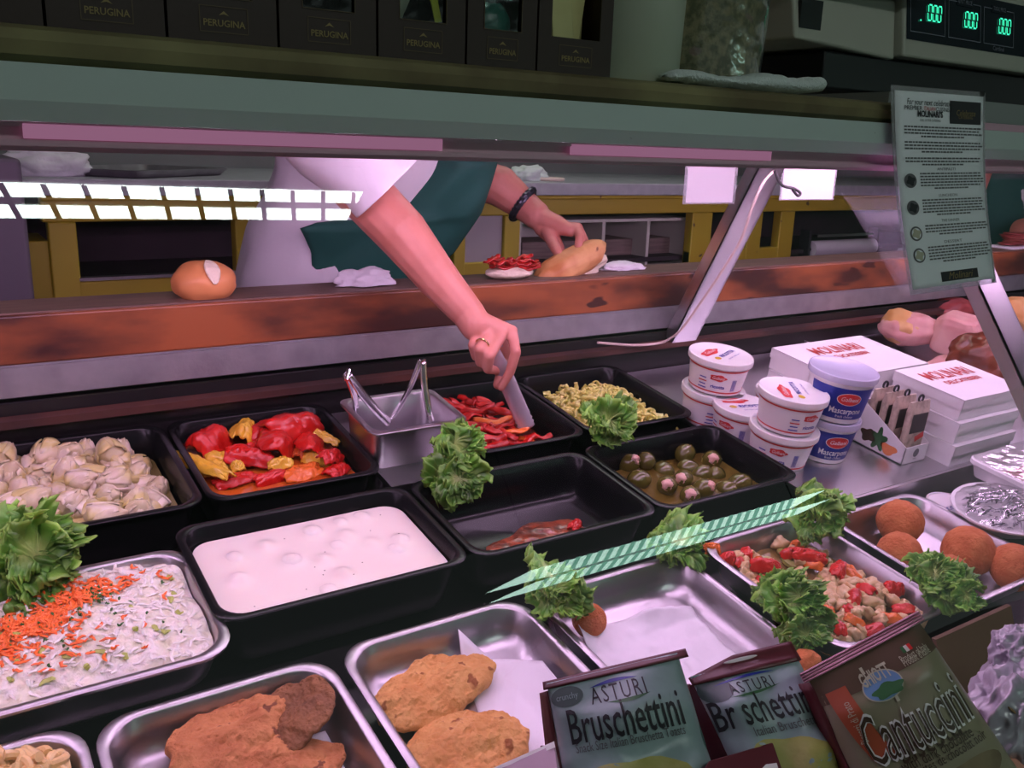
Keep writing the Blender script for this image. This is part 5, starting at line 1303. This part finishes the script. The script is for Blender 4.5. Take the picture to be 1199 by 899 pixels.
# other arm
elR = Vector((.99, 1.84, 1.45)); wR = Y(617, 243, 1.70)
chains.append([(shR, .060), (Vector((1.04, 1.84, 1.52)), .052), (elR, .046), (Y(585, 218, 1.75), .046), (wR, .034), (Y(628, 252, 1.675), .032)])
k2 = [Y(652, 262, 1.66), Y(660, 266, 1.63), Y(666, 268, 1.605), Y(668, 270, 1.59)]
w2 = Y(630, 254, 1.67)
for k_ in k2: chains.append([(w2, .026), (w2.lerp(k_, .6), .021), (k_, .0140)])
chains.append([(Y(636, 266, 1.655), .022), (Y(648, 280, 1.63), .017), (Y(655, 292, 1.60), .013)])
tips2 = [(Y(672, 268, 1.655), Y(682, 284, 1.63), Y(684, 296, 1.60)), (Y(676, 266, 1.625), Y(684, 281, 1.60), Y(683, 293, 1.585)), (Y(677, 267, 1.60), Y(682, 279, 1.58), Y(680, 291, 1.57)), (Y(675, 267, 1.585), Y(679, 277, 1.560), Y(677, 288, 1.552))]
for k_, tp in zip(k2, tips2): chains.append([(k_, .0128), (tp[0], .0115), (tp[1], .0100), (tp[2], .0088)])
chains.append([(Y(640, 268, 1.645), .018), (Y(646, 282, 1.61), .0135), (Y(651, 292, 1.58), .0115), (Y(655, 299, 1.565), .0095)])
body_mesh(chains, 'body', .003, 'skin', person, smooth=2).matrix_local = PI_
# shirt: lofted torso and sleeves
def ell(c, rx, ry, n=36, tw=0, ax=None, seed=0):
    out = []
    for i in range(n):
        a_ = 2*PI*i/n; k = 1+.03*math.sin(5*a_+seed)+.05*noise.noise(Vector((math.cos(a_)*3, math.sin(a_)*3, seed*2.1)))+.03*noise.noise(Vector((math.cos(a_)*8, math.sin(a_)*8, seed*1.3)))
        v = Vector((rx*k*math.cos(a_), ry*k*math.sin(a_), 0))
        out.append(Vector(c)+(ax @ v if ax else v))
    return out
lo = [ell((.75, 1.95, .98), .19, .19, seed=0), ell((.75, 1.93, 1.10), .195, .19, seed=1), ell((.755, 1.89, 1.22), .195, .185, seed=2), ell((.785, 1.86, 1.32), .205, .18, seed=2.5), ell((.845, 1.80, 1.44), .225, .165, seed=3), ell((.83, 1.76, 1.55), .22, .14, seed=4), ell((.84, 1.73, 1.62), .15, .10, seed=5), ell((.84, 1.69, 1.67), .075, .07, seed=6)]
lo2 = []
for i in range(len(lo)-1):
    for j in range(4):
        t_ = j/4; lo2.append([a_.lerp(b_, t_) for a_, b_ in zip(lo[i], lo[i+1])])
lo2.append(lo[-1])
for L_ in lo2:
    for p in L_:
        f_ = noise.noise(Vector((p.x*6+p.z*5, p.y*5, p.z*7)))*.016+noise.noise(Vector((p.x*16+p.z*14, p.y*9, p.z*9-p.x*8)))*.008; p.y -= f_; p.x += f_*.5
mb = MB(); mb.rings(lo2, True, False)
def sleeve(path, rs, seed):
    ps = [Vector(p) for p in path]; loops = []
    for i, p in enumerate(ps):
        t_ = (ps[min(i+1, len(ps)-1)]-ps[max(i-1, 0)]).normalized(); a_ = Vector((0, 0, 1)); a_ = (a_-t_*a_.dot(t_)).normalized(); b_ = t_.cross(a_)
        loops.append([p+(a_*math.cos(2*PI*k/28)+b_*math.sin(2*PI*k/28))*rs[i]*(1+.05*math.sin(6*PI*k/28+seed+i)+.08*noise.noise(Vector((k*.7, i*1.3, seed)))) for k in range(28)])
    mb.rings(loops, True, False)
sleeve([(.72, 1.73, 1.57), shL, (.60, 1.60, 1.555), (.61, 1.52, 1.50), Y(428, 200, 1.44)+Vector((.010, 0, .012)), Y(440, 218, 1.435)+Vector((.012, 0, .012)), Y(447, 228, 1.43)+Vector((.014, 0, .014))], [.10, .09, .085, .080, .074, .074, .078], 1)
sleeve([(.95, 1.77, 1.57), shR, (1.05, 1.82, 1.54), (1.02, 1.87, 1.48)], [.10, .085, .078, .072], 2)
mb.build('shirt', 'shirt', person, mw=PI_, sub=1, ang=180, solid=.003)
# apron: curved panel in front of the torso
def ztab(tab): return [(onY(u, v, 1.63).z, onY(u, v, 1.63).x) for v, u in tab]
XL = ztab([(186, 508), (240, 478), (256, 462), (262, 400), (268, 362), (300, 384), (338, 390)]); XR = ztab([(186, 588), (250, 580), (300, 558), (338, 530)])
def terp(tb, z):
    if z >= tb[0][0]: return tb[0][1]
    for (z0, x0), (z1, x1) in zip(tb, tb[1:]):
        if z >= z1: return x0+(x1-x0)*(z0-z)/(z0-z1)
    return tb[-1][1]
def apr(a_, b_):
    z = .62+b_*(1.60-.62); xl_, xr_ = terp(XL, z), terp(XR, z); s = (a_-.5)*2
    yb = 1.690 if z < 1.22 else 1.690-.095*min(1, (z-1.22)/.25)
    if z < 1.15: xl_ -= .05*min(1, (1.15-z)/.2); xr_ += .05*min(1, (1.15-z)/.2)
    x = xl_+(xr_-xl_)*a_
    y = yb+.05*abs(s)**2.4-.010*noise.noise(Vector((x*9, z*5, 1)))-.012*noise.noise(Vector((x*14-z*10, z*9, 4)))
    return Vector((x, y, z))
MB().grid(apr, 40, 110).build('apron', 'apron', person, mw=PI_, solid=.003, ang=180)
# hair, eyes, brows, mouth
def hc(a_, b_):
    th = 2*PI*a_; ph = b_*1.75; r = .094+.004*math.sin(th*9)*b_
    return Vector((.845+r*math.sin(ph)*math.cos(th), 1.645+.012+r*1.05*math.sin(ph)*math.sin(th), 1.835+.098*math.cos(ph)+(.05 if math.sin(th) < -.3 else 0)*b_*b_))
MB().grid(hc, 40, 14).build('hair', 'hair', person, mw=PI_, solid=.006, ang=180)
mb = MB()
for s in (-1, 1): mb.lathe([(.001, -.010), (.0075, -.006), (.010, 0), (.0075, .006), (.001, .010)], (.845+s*.032, 1.557, 1.795), 14)
mb.build('eyes', 'ink', person, mw=PI_)
MB().tube([(.815, 1.550, 1.727), (.845, 1.541, 1.724), (.875, 1.550, 1.727)], [.003, .006, .003], 8, flat=.6).build('mouth', 'ham_cut', person, mw=PI_)
# bracelet, ring
def torus(c, axis, R, r, n=36, m=10, lumpy=0):
    axis = Vector(axis).normalized(); a_ = axis.orthogonal().normalized(); b_ = axis.cross(a_)
    return MB().tube([Vector(c)+(a_*math.cos(2*PI*i/n)+b_*math.sin(2*PI*i/n))*R for i in range(n+1)], [r*(1+lumpy*(i % 2)) for i in range(n+1)], m, caps=False)
ax = (wR-elR).normalized(); 
torus(Y(612, 239, 1.71), (wR-Y(585, 218, 1.75)), .039, .0060, 48, 8, .35).build('bracelet', 'bracelet', person, mw=PI_)
torus(Y(613.5, 241, 1.705), (wR-Y(585, 218, 1.75)), .038, .0040, 48, 8, .3).build('bracelet', 'bracelet', person, mw=PI_)
rc = fing[1][0].lerp(fing[1][1], .72); torus(rc, fing[1][1]-fing[1][0], .0118, .0016).build('ring', 'gold_ring', person, mw=PI_)
# tongs held
ap = Y(580, 428, 1.262)
tq = dk(617, 500, -.012); tv_ = (C-tq).normalized()*.011
tongs('serving_tongs', 'tongs gripped by the hand and dipped into the red pepper strips', Y(577, 408, 1.266), [tq+tv_, tq-tv_], width=.030, m='tong_pale')
# second person at right
p2 = tag(empty('person', (3.35, 1.95, 0)), 'second person in a green apron cut off at the right edge of the picture', 'person')
I2 = Matrix.Translation((-3.35, -1.95, 0))
def at2(u, v, y): return Y(u, v, y)
q0 = Y(1172, 240, 1.95); bx = q0.x
ch2 = [[((bx+.05, 1.98, .95), .15), ((bx+.05, 1.96, 1.2), .15), ((bx+.05, 1.93, 1.45), .14), ((bx+.05, 1.93, 1.55), .09), ((bx+.05, 1.92, 1.62), .055), ((bx+.05, 1.90, 1.70), .085), ((bx+.05, 1.90, 1.78), .085)],
       [((bx+.05, 1.93, 1.5), .08), ((bx+.26, 1.90, 1.48), .055), ((bx+.30, 1.80, 1.30), .045), (Y(1196, 268, 1.72), .038), (Y(1188, 290, 1.62), .028), (Y(1180, 294, 1.60), .02)],
       [((bx+.05, 1.93, 1.5), .08), ((bx-.16, 1.96, 1.48), .055), ((bx-.16, 1.98, 1.25), .045), ((bx-.1, 1.90, 1.1), .035)]]
for s in (-1, 1): ch2.append([((bx+.05+s*.09, 1.98, .95), .10), ((bx+.05+s*.1, 1.96, .5), .06), ((bx+.05+s*.1, 1.98, .08), .04), ((bx+.05+s*.1, 1.88, .04), .03)])
body_mesh(ch2, 'body', .009, 'skin', p2).matrix_local = I2
mb = MB(); mb.rings([ell((bx+.05, 1.97, .95), .20, .18, seed=0), ell((bx+.05, 1.96, 1.2), .20, .18, seed=1), ell((bx+.05, 1.94, 1.42), .21, .17, seed=2), ell((bx+.05, 1.93, 1.54), .18, .12, seed=3), ell((bx+.05, 1.93, 1.58), .07, .07, seed=4)], True, False)
mb.build('shirt', 'shirt', p2, mw=I2, sub=1, ang=180)
def apr2(a_, b_):
    z = .6+b_*.94; s = (a_-.5)*2; return Vector((bx+.03+.21*s, 1.775+.16*abs(s)**2.2-.01*math.sin(s*6+z*5), z))
MB().grid(apr2, 30, 30).build('apron', 'apron', p2, mw=I2, solid=.003, ang=180)
def hc2(a_, b_):
    th = 2*PI*a_; ph = b_*1.6; return Vector((bx+.05+.093*math.sin(ph)*math.cos(th), 1.91+.095*math.sin(ph)*math.sin(th), 1.80+.09*math.cos(ph)))
MB().grid(hc2, 30, 12).build('hair', 'hair', p2, mw=I2, solid=.006, ang=180)
# ------------------------------------------------------------------ biscuit bags in front of the glass
def bag_surface(TL, TR_, BL, BR, dep, puff=.012, seed=0, waist=0.0, wr=1.0):
    TL, TR_, BL, BR = map(Vector, (TL, TR_, BL, BR))
    n = (TR_-TL).cross(BL-TL).normalized()
    if n.dot(C-TL) < 0: n = -n
    W = (TR_-TL).length; H = (BL-TL).length
    def s(u, v, o, side=1):   # u across in metres from left, v up in metres from bottom (of height H)
        a_ = u/W; b_ = 1-v/H
        sh = waist*math.sin(PI*min(1, max(0, b_*1.6)))*(1-2*a_)
        p = TL.lerp(TR_, a_+sh).lerp(BL.lerp(BR, a_+sh), b_)
        e = max(0, 1-abs(2*a_-1)**2.4); tp = min(1, max(0, b_)/.28)**.8
        z = puff*e**.6*tp+.0024*wr*noise.noise(Vector((a_*3, b_*4, seed)))*tp+.0016*wr*math.sin(a_*9+b_*5+seed)*tp*e
        return p+n*(z*side+o)
    return s, n, W, H
def make_bag(label, TL, TR_, BL, BR, m, puff, seed, waist=0, name='biscuit_bag', wr=1.0, seal=None):
    s, n, W, H = bag_surface(TL, TR_, BL, BR, 0, puff, seed, waist, wr)
    o0 = s(W/2, 0, 0); t = thing(name, label, 'bag', o0); I = Matrix.Translation(-o0)
    mb = MB(); nu, nv = 28, 36
    f_ = [[s(W*i/nu, H*j/nv, 0) for i in range(nu+1)] for j in range(nv+1)]; b_ = [[s(W*i/nu, H*j/nv, -.0012, -1) for i in range(nu+1)] for j in range(nv+1)]
    loops = [f_[j]+list(reversed(b_[j])) for j in range(nv+1)]
    mb.rings(loops, True, True); mb.build('pouch', m, t, mw=I, ang=60)
    return t, s, I, W, H
defm('bag_dim_print', (.075, .115, .11), .5)
# first bag
dA = .66
t, s, I, W, H = make_bag('pale teal bruschettini bag at the left of the front bags', atd(640, 800, dA), atd(793, 764, dA), atd(668, 950, dA-.03), atd(843, 925, dA-.03), 'bag_teal', .022, 1, wr=2.4)
k = W/.1
up = H
mb = MB()
text_on(mb, s, 'ASTURI', W*.50, H*.815, .016, W*.40, m='ink', sp=1.2)
mb.use('label_blue'); mb.grid(lambda a_, b_: s(W*(.30+.36*a_), H*(.885+.030*math.sin(PI*a_)*(1-.9*b_)+.012*a_), .0006), 16, 2)
mb.use('green_print'); mb.grid(lambda a_, b_: s(W*(.40+.32*a_), H*(.755-.030*math.sin(PI*a_)*(1-.9*b_)+.012*a_), .0006), 16, 2)
text_on(mb, s, 'Bruschettini', W*.50, H*.61, .03, W*.80, m='ink', bold=.0002, sy=1.1, off=.001)
text_on(mb, s, 'Snack Size Italian Bruschetta Toasts', W*.50, H*.455, .0085, W*.76, m='ink_grey', off=.001)
patch(mb, s, W*.13, H*.86, W*.12, H*.08, m='bag_dim_print'); text_on(mb, s, 'crunchy', W*.13, H*.86, .006, W*.16, m='bag_teal', off=.0012)
mb.build('printed_text', None, t, mw=I)
mb = MB(); patch(mb, s, W*.46, H*.16, W*.36, H*.17, m='cracker', fn=lambda th: 1+.10*math.sin(3*th)+.05*math.sin(7*th)); mb.build('printed_picture', None, t, mw=I)
mb = MB(); mb.use('maroon'); mb.grid(lambda a_, b_: s(W*(-.03+1.10*a_), H*(.955+.060*b_), .0014-.004*b_), 24, 4); mb.build('top_seal', None, t, mw=I, solid=.0012)
mb = MB(); mb.use('maroon'); mb.grid(lambda a_, b_: s(-.0005-.012*b_*(1-a_*.5), H*(.0+.94*a_), -.012*b_, 1), 16, 3); mb.build('side_gusset', None, t, mw=I, solid=.0012)
# second bag
dB = .66
t, s, I, W, H = make_bag('crumpled pale teal bruschettini bag with a hang hole beside the first one', atd(808, 792, dB), atd(930, 763, dB), atd(884, 950, dB-.04), atd(1010, 925, dB-.04), 'bag_teal', .020, 4, wr=3.4)
mb = MB()
text_on(mb, s, 'ASTURI', W*.46, H*.83, .012, W*.42, m='ink', sp=1.2)
mb.use('green_print'); mb.grid(lambda a_, b_: s(W*(.22+.5*a_), H*(.775-.022*math.sin(PI*a_)*(1-.9*b_)+.03*a_), .0006), 16, 2)
mb.use('label_blue'); mb.grid(lambda a_, b_: s(W*(.14+.6*a_), H*(.885+.022*math.sin(PI*a_)*(1-.9*b_)+.02*a_), .0006), 16, 2)
text_on(mb, s, 'Br schettini', W*.47, H*.66, .026, W*.92, m='ink', bold=.0002, sy=1.15)
text_on(mb, s, 'Italian Bruschetta', W*.58, H*.51, .009, W*.6, m='ink_grey', off=.001)
patch(mb, s, W*.14, H*.86, W*.15, H*.10, m='bag_dim_print')
mb.build('printed_text', None, t, mw=I)
mb = MB(); patch(mb, s, W*.50, H*.25, W*.40, H*.20, m='cracker', fn=lambda th: 1+.10*math.sin(3*th+1)+.05*math.sin(7*th)); mb.build('printed_picture', None, t, mw=I)
mb = MB(); mb.use('maroon'); mb.grid(lambda a_, b_: s(W*(-.02+1.04*a_), H*(.93+(.06+.09*min(1, a_*2.2)-.0*a_)*b_), .0016-.003*b_), 24, 4)
patch(mb, s, W*.50, H*1.035, W*.16, H*.014, off=.0025, m='white_print'); mb.build('top_seal', None, t, mw=I, solid=.001)
# cantuccini bag
dC = .62
t, s, I, W, H = make_bag('olive brown cantuccini biscotti bag with a pink ribbed top seal', atd(944, 790, dC), atd(1072, 722, dC), atd(1035, 985, dC-.03), atd(1195, 905, dC-.03), 'bag_olive', .020, 6, waist=-.0)
mb = MB()
mb.use('bag_brown'); mb.grid(lambda a_, b_: s(W*(.002+.996*a_), H*(.80-.0+.195*b_-.09*(1-b_)*math.sin(PI*a_)*.0), .0005), 20, 6)
mb.use('orange_print'); mb.grid(lambda a_, b_: s(W*(.06+(.16)*a_+.06*b_*0+.10*(1-b_)**2*1.0), H*(.42+.44*b_), .0009), 4, 16)
mb.build('colour_panel', None, t, mw=I)
mb = MB()
text_on(mb, s, 'Cantuccini', W*.53, H*.52, .030, W*.80, m='white_print', off=.0014, bold=.0006, sy=1.55, shear=.15); text_on(mb, s, 'Cantuccini', W*.53, H*.52, .030, W*.80, m='brown_print', off=.0018, bold=-.0002, sy=1.5, shear=.15)
text_on(mb, s, 'biscotti', W*.55, H*.42, .018, W*.46, m='brown_print', off=.0012, sy=1.3)
text_on(mb, s, 'with dark chocolate', W*.57, H*.345, .010, W*.55, m='brown_print', off=.0012)
text_on(mb, s, 'avec pepites de chocolat noir', W*.56, H*.295, .009, W*.72, m='brown_print', off=.0012)
text_on(mb, s, 'Product of Italy', W*.80, H*.845, .006, W*.24, m='cream_print', off=.0012); text_on(mb, s, 'Produit d\'Italie', W*.80, H*.822, .006, W*.24, m='cream_print', off=.0012)
text_on(mb, s, 'Biscotti di Prato', W*.155, H*.66, .007, H*.24, rot=PI/2, m='cream_print', off=.0016)
for i_, mm in enumerate(('green_print', 'white_flag', 'label_red')): patch(mb, s, W*(.745+.028*i_), H*.885, W*.014, H*.017, off=.0012, m=mm, shape='rect', n=2)
mb.build('printed_text', None, t, mw=I)
mb = MB(); patch(mb, s, W*.46, H*.775, W*.155, H*.082, off=.0011, m='cream_print'); patch(mb, s, W*.46, H*.775, W*.145, H*.075, off=.0014, m='sky_print'); patch(mb, s, W*.48, H*.745, W*.12, H*.036, off=.0017, m='green_print', fn=lambda th: 1+.15*math.sin(5*th))
text_on(mb, s, 'GHIOTT', W*.45, H*.835, .012, W*.24, m='cream_print', off=.002, bold=.0003); patch(mb, s, W*.39, H*.885, W*.012, H*.02, off=.0012, m='cream_print', shape='rect', n=2); patch(mb, s, W*.50, H*.685, W*.012, H*.018, off=.0012, m='cream_print', shape='rect', n=2)
mb.build('printed_logo', None, t, mw=I)
mb = MB(); patch(mb, s, W*.66, H*.14, W*.26, H*.10, off=.001, m='choc', fn=lambda th: 1+.15*math.sin(3*th)); patch(mb, s, W*.46, H*.17, W*.07, H*.03, off=.0014, m='white_flag', shape='rect', rot=.3); mb.build('printed_picture', None, t, mw=I)
mb = MB(); mb.use('pink_seal'); mb.grid(lambda a_, b_: s(W*(-.045+1.09*a_), H*(.965+.055*b_), .0012+.0010*math.sin(b_*22)-.002*b_), 24, 24); mb.build('ribbed_seal', None, t, mw=I, solid=.0008)
mb = MB(); mb.use('maroon'); mb.grid(lambda a_, b_: s(-.001+.002*a_-.006*b_, H*(.25+.70*a_), -.018*b_, 1), 12, 3); mb.build('side_gusset', None, t, mw=I, solid=.001)
# cardboard box with open panel
dD = .80
pts = [atd(u, v, d_) for u, v, d_ in ((1096, 749, dD), (1184, 709, dD), (1193, 758, dD), (1178, 768, dD), (1120, 800, dD-.01), (1112, 830, dD-.03))]
c0 = atd(1096, 749, dD); c1 = atd(1184, 709, dD); dn = Vector((0, .0, -1))
t = thing('cardboard_box', 'brown cardboard box with its panel standing behind the cantuccini bag', 'box', (c0+c1)/2-Vector((0, 0, .1)))
I = Matrix.Translation(-((c0+c1)/2-Vector((0, 0, .1))))
e = (c1-c0); back = Vector((0, .004, 0))
lowR = atd(1197, 790, dD); lowL = atd(1112, 830, dD)
mb = MB(); mb.hexa([lowL, lowR, lowR+back, lowL+back, c0, c1, c1+back, c0+back]); mb.build('back_panel', 'cardboard', t, mw=I, smooth=False)
mb = MB(); fr_ = Vector((-.02, -.07, -.012)); mb.hexa([lowR, lowR+Vector((.003, 0, 0)), lowR+fr_+Vector((.003, 0, 0)), lowR+fr_, lowR+Vector((0, 0, .02)), lowR+Vector((.003, 0, .02)), lowR+fr_+Vector((.003, 0, .01)), lowR+fr_+Vector((0, 0, .01))]); mb.build('side_panel', 'cardboard', t, mw=I, smooth=False)
mb = MB(); mb.hexa([lowL+Vector((0, -.06, -.06)), lowR+Vector((0, -.06, -.06)), lowR+Vector((0, 0, -.06)), lowL+Vector((0, 0, -.06)), lowL+Vector((0, -.06, -.057)), lowR+Vector((0, -.06, -.057)), lowR+Vector((0, 0, -.0)), lowL]); mb.build('box_base', 'cardboard', t, mw=I, smooth=False)
# plastic wrapped bag with sticker
p = atd(1180, 862, .64)
t = thing('plastic_bag', 'crinkled clear white plastic bag with a round brown sticker at the right edge', 'bag', p)
inst('film_bag', crumple_mesh('film_bag', (.055, .034, .046), 3, 'poly'), Matrix.Rotation(.3, 4, 'Z') @ TR((.012, 0, 0)), t)
from mathutils.bvhtree import BVHTree
fb = [o for o in t.children][0]; mtx = Matrix.Translation(p) @ fb.matrix_local
bv = BVHTree.FromPolygons([mtx @ v.co for v in fb.data.vertices], [tuple(q.vertices) for q in fb.data.polygons])
hit, nrm_, _, _ = bv.ray_cast(C, ray(1184, 828).normalized())
if hit is None: hit = atd(1184, 828, .6); nrm_ = (C-p).normalized()
if nrm_.dot(C-hit) < 0: nrm_ = -nrm_
sp_ = hit-p+nrm_*.0006; vd = nrm_
inst('sticker', blob_mesh('sticker', (.006, .006, .0012), 2, .02, 1, 'sticker', 3), Matrix.Translation(sp_) @ vd.to_track_quat('Z', 'Y').to_matrix().to_4x4(), t)
inst('sticker_centre', blob_mesh('sticker_centre', (.0028, .0028, .0014), 2, .02, 1, 'gold_print', 3), Matrix.Translation(sp_) @ vd.to_track_quat('Z', 'Y').to_matrix().to_4x4(), t)
# second clear bag top right
p = atd(1200, 768, .68)
tag(inst('plastic_bag', crumple_mesh('plastic_bag', (.026, .022, .024), 13, 'poly'), Matrix.Translation(p)), 'clear crinkled bag standing behind the stickered one at the right edge', 'bag')
# orange, maroon and white packets
def packet(label, P4, thick, m, name='biscuit_packet', m2=None, extra=None):
    P4 = [Vector(q) for q in P4]; n = (P4[1]-P4[0]).cross(P4[3]-P4[0]).normalized()
    if n.dot(C-P4[0]) < 0: n = -n
    c_ = sum(P4, Vector())/4; t = thing(name, label, 'packet', c_); I = Matrix.Translation(-c_)
    MB().hexa([q-n*thick for q in P4]+P4).build('carton', m, t, mw=I, bevel=.0012)
    f = lambda u, v, o: P4[3].lerp(P4[2], u).lerp(P4[0].lerp(P4[1], u), 1-v)+n*(o+.0003)
    f = lambda u, v, o: P4[0].lerp(P4[1], u).lerp(P4[3].lerp(P4[2], u), v)+n*(o+.0003)
    mb = MB()
    if extra: extra(mb, f); mb.build('printed_text', None, t, mw=I)
    return t
def e1(mb, f): 
    mb.use('white_print'); mb.grid(lambda a_, b_: f(a_, .78+.2*b_, .0004), 2, 2); text_on(mb, f, 'ASTURI', .5, .5, .3, .3, m='label_blue')
packet('maroon and white edged packet lying in front of the left bag', [atd(560, 925, .60), atd(655, 905, .60), atd(649, 868, .62), atd(570, 903, .62)], .02, 'pink_pack', extra=e1)
packet('maroon box behind the left bag at the bottom', [atd(640, 960, .64), atd(675, 950, .64), atd(652, 872, .68), atd(632, 872, .68)], .012, 'maroon')
def e2(mb, f): mb.use('white_print'); mb.grid(lambda a_, b_: f(.35+.6*a_, .0+.55*b_, .0004), 2, 2)
packet('maroon box with a white panel between the two teal bags', [atd(808, 925, .60), atd(925, 925, .60), atd(905, 868, .62), atd(830, 890, .62)], .02, 'maroon', extra=e2)
packet('dark maroon pouch side standing behind the second teal bag', [atd(820, 930, .665), atd(870, 930, .665), atd(850, 815, .69), atd(806, 800, .69)], .010, 'maroon')
def e3(mb, f): text_on(mb, f, 'biscotti', .5, .72, .12, .7, m='ink_blue'); text_on(mb, f, 'al cioccolato', .5, .62, .08, .7, m='ink_blue'); patch(mb, f, .72, .35, .10, .16, m='label_red')
packet('pale pink packet between the second teal bag and the cantuccini bag', [atd(972, 935, .66), atd(1030, 930, .66), atd(1012, 820, .68), atd(958, 832, .68)], .012, 'pink_pack', extra=e3)
packet('maroon strip packet behind the pale pink packet', [atd(945, 850, .70), atd(1000, 850, .70), atd(985, 800, .71), atd(935, 790, .71)], .010, 'maroon')
packet('orange box at the bottom right corner', [atd(1110, 925, .585), atd(1215, 925, .585), atd(1199, 893, .60), atd(1128, 848, .61)], .02, 'salmon_box')
packet('bright orange box edge beside the cantuccini bag', [atd(1128, 935, .60), atd(1160, 935, .60), atd(1150, 880, .61), atd(1118, 842, .61)], .012, 'orange_box')
# ------------------------------------------------------------------ ceiling fixtures
def mirror_hit(u, v, plane_p, plane_n):
    d = ray(u, v); p0 = GT; s_ = ((p0-C).dot(gn))/(d.dot(gn)); h = C+d*s_; r = d-2*d.dot(gn)*gn
    k_ = (Vector(plane_p)-h).dot(Vector(plane_n))/r.dot(Vector(plane_n)); return h+r*k_
zc = 2.66
q = [mirror_hit(u, v, (0, 0, zc), (0, 0, 1)) for u, v in ((0, 214), (425, 225), (425, 262), (0, 247))]
ex_ = (q[1]-q[0]).normalized(); Lr = (q[1]-q[0]).length; ext = .45
o0 = q[0]-ex_*ext; L = Lr+ext; ey = (q[3]-q[0]); wdt = (q[3]-q[0]).length*.5+(q[2]-q[1]).length*.5; ey = Vector((-ex_.y, ex_.x, 0)); 
if ey.dot(q[3]-q[0]) < 0: ey = -ey
t = thing('louvered_ceiling_light', 'white louvered twin tube ceiling light above the customer side', 'lamp', (0, 0, 0))
t.location = o0+ex_*L/2
I = Matrix.Translation(-t.location)
def fx(a_, b_, z): return o0+ex_*L*a_+ey*wdt*b_+Vector((0, 0, z))
mb = MB(); mb.hexa([fx(-.01, -.06, .003), fx(1.01, -.06, .003), fx(1.01, 1.06, .003), fx(-.01, 1.06, .003), fx(-.01, -.06, .085), fx(1.01, -.06, .085), fx(1.01, 1.06, .085), fx(-.01, 1.06, .085)]); mb.build('housing', 'grey_panel', t, mw=I, smooth=False)
for b0, b1 in ((.0, .38), (.62, 1.0)):
    mb = MB(); mb.hexa([fx(0, b0, 0), fx(1, b0, 0), fx(1, b1, 0), fx(0, b1, 0), fx(0, b0, .002), fx(1, b0, .002), fx(1, b1, .002), fx(0, b1, .002)]); mb.build('light_panel', 'lamp_white', t, mw=I, smooth=False)
du = [48, 95, 141, 185, 226, 265, 302, 338, 374, 410]
xs_ = [((mirror_hit(u, 232, (0, 0, zc), (0, 0, 1))-o0).dot(ex_))/L for u in du]
st = xs_[1]-xs_[0]; xs_ = [xs_[0]-st*k_ for k_ in range(1, 5)]+xs_
for a_ in xs_:
    if a_ < 0: continue
    mb = MB(); mb.hexa([fx(a_-.005, 0, -.003), fx(a_+.005, 0, -.003), fx(a_+.005+.035, 1, -.003), fx(a_-.005+.035, 1, -.003), fx(a_-.005, 0, .0), fx(a_+.005, 0, .0), fx(a_+.005+.035, 1, .0), fx(a_-.005+.035, 1, .0)]); mb.build('louver', 'grey_panel', t, mw=I, smooth=False)
# far strip light (opposite side of the shop), seen mirrored low in the glass
yF = -3.0
q = [mirror_hit(u, v, (0, yF, 0), (0, 1, 0)) for u, v in ((577, 684), (968, 574), (590, 655))]
xa, xb = q[0].x, q[1].x; zlo = (q[0].z+q[1].z)/2; 
zw = abs(mirror_hit(770, 628, (0, yF, 0), (0, 1, 0)).z-mirror_hit(770, 650, (0, yF, 0), (0, 1, 0)).z); zlo = mirror_hit(770, 649, (0, yF, 0), (0, 1, 0)).z
t = thing('hanging_strip_light', 'long hanging strip light with slanted louvers across the shop', 'lamp', ((xa+xb)/2, yF, zlo))
I = Matrix.Translation((-(xa+xb)/2, -yF, -zlo))
zhi = zlo+zw
mb = MB(); mb.box(((xa+xb)/2, yF-.04, (zlo+zhi)/2), (xb-xa-.7, .05, (zhi-zlo)*.8)); mb.build('housing', 'rail_paint', t, mw=I, smooth=False)
for z0, z1 in ((zlo, zlo+zw*.36), (zlo+zw*.5, zhi)):
    pl_ = [(xa-.05, z0), (xb-.35, z0), (xb, z1), (xa+.25, z1)]
    MB().hexa([Vector((x, yF-.015, z)) for x, z in pl_]+[Vector((x, yF-.005, z)) for x, z in pl_]).build('light_panel', 'lamp_far', t, mw=I, smooth=False)
    n_ = 26; mb = MB()
    for k_ in range(n_):
        x = xa+.25+(xb-xa-.6)*(k_+.5)/n_; wv = (xb-xa)/n_*.16; sl = (xb-xa)/n_*.36
        y0, y1 = yF-.004, yF+.006
        mb.hexa([Vector((x-wv-sl, y0, z0-.002)), Vector((x+wv-sl, y0, z0-.002)), Vector((x+wv-sl, y1, z0-.002)), Vector((x-wv-sl, y1, z0-.002)), Vector((x-wv+sl, y0, z1+.002)), Vector((x+wv+sl, y0, z1+.002)), Vector((x+wv+sl, y1, z1+.002)), Vector((x-wv+sl, y1, z1+.002))])
    mb.build('louver_row', 'louver_lit', t, mw=I, smooth=False)
for xx in (xa+.3, xb-.3): MB().tube([(xx, yF-.04, zhi), (xx, yF-.04, 2.75)], .006, 8).build('hanging_rod', 'steel', t, mw=I)
# unseen light added to brighten the staff side
t = thing('staff_fill_light', 'added fill light above the staff aisle, out of view', 'lamp', (1.6, 2.1, 2.70))
MB().box((0, 0, .02), (1.9, .30, .055)).build('housing', 'white_paint', t, smooth=False)
MB().box((0, 0, -.015), (1.8, .24, .012)).build('light_panel', 'staff_fill', t, smooth=False)
bpy.data.objects.remove(_to); bpy.data.curves.remove(_tc)
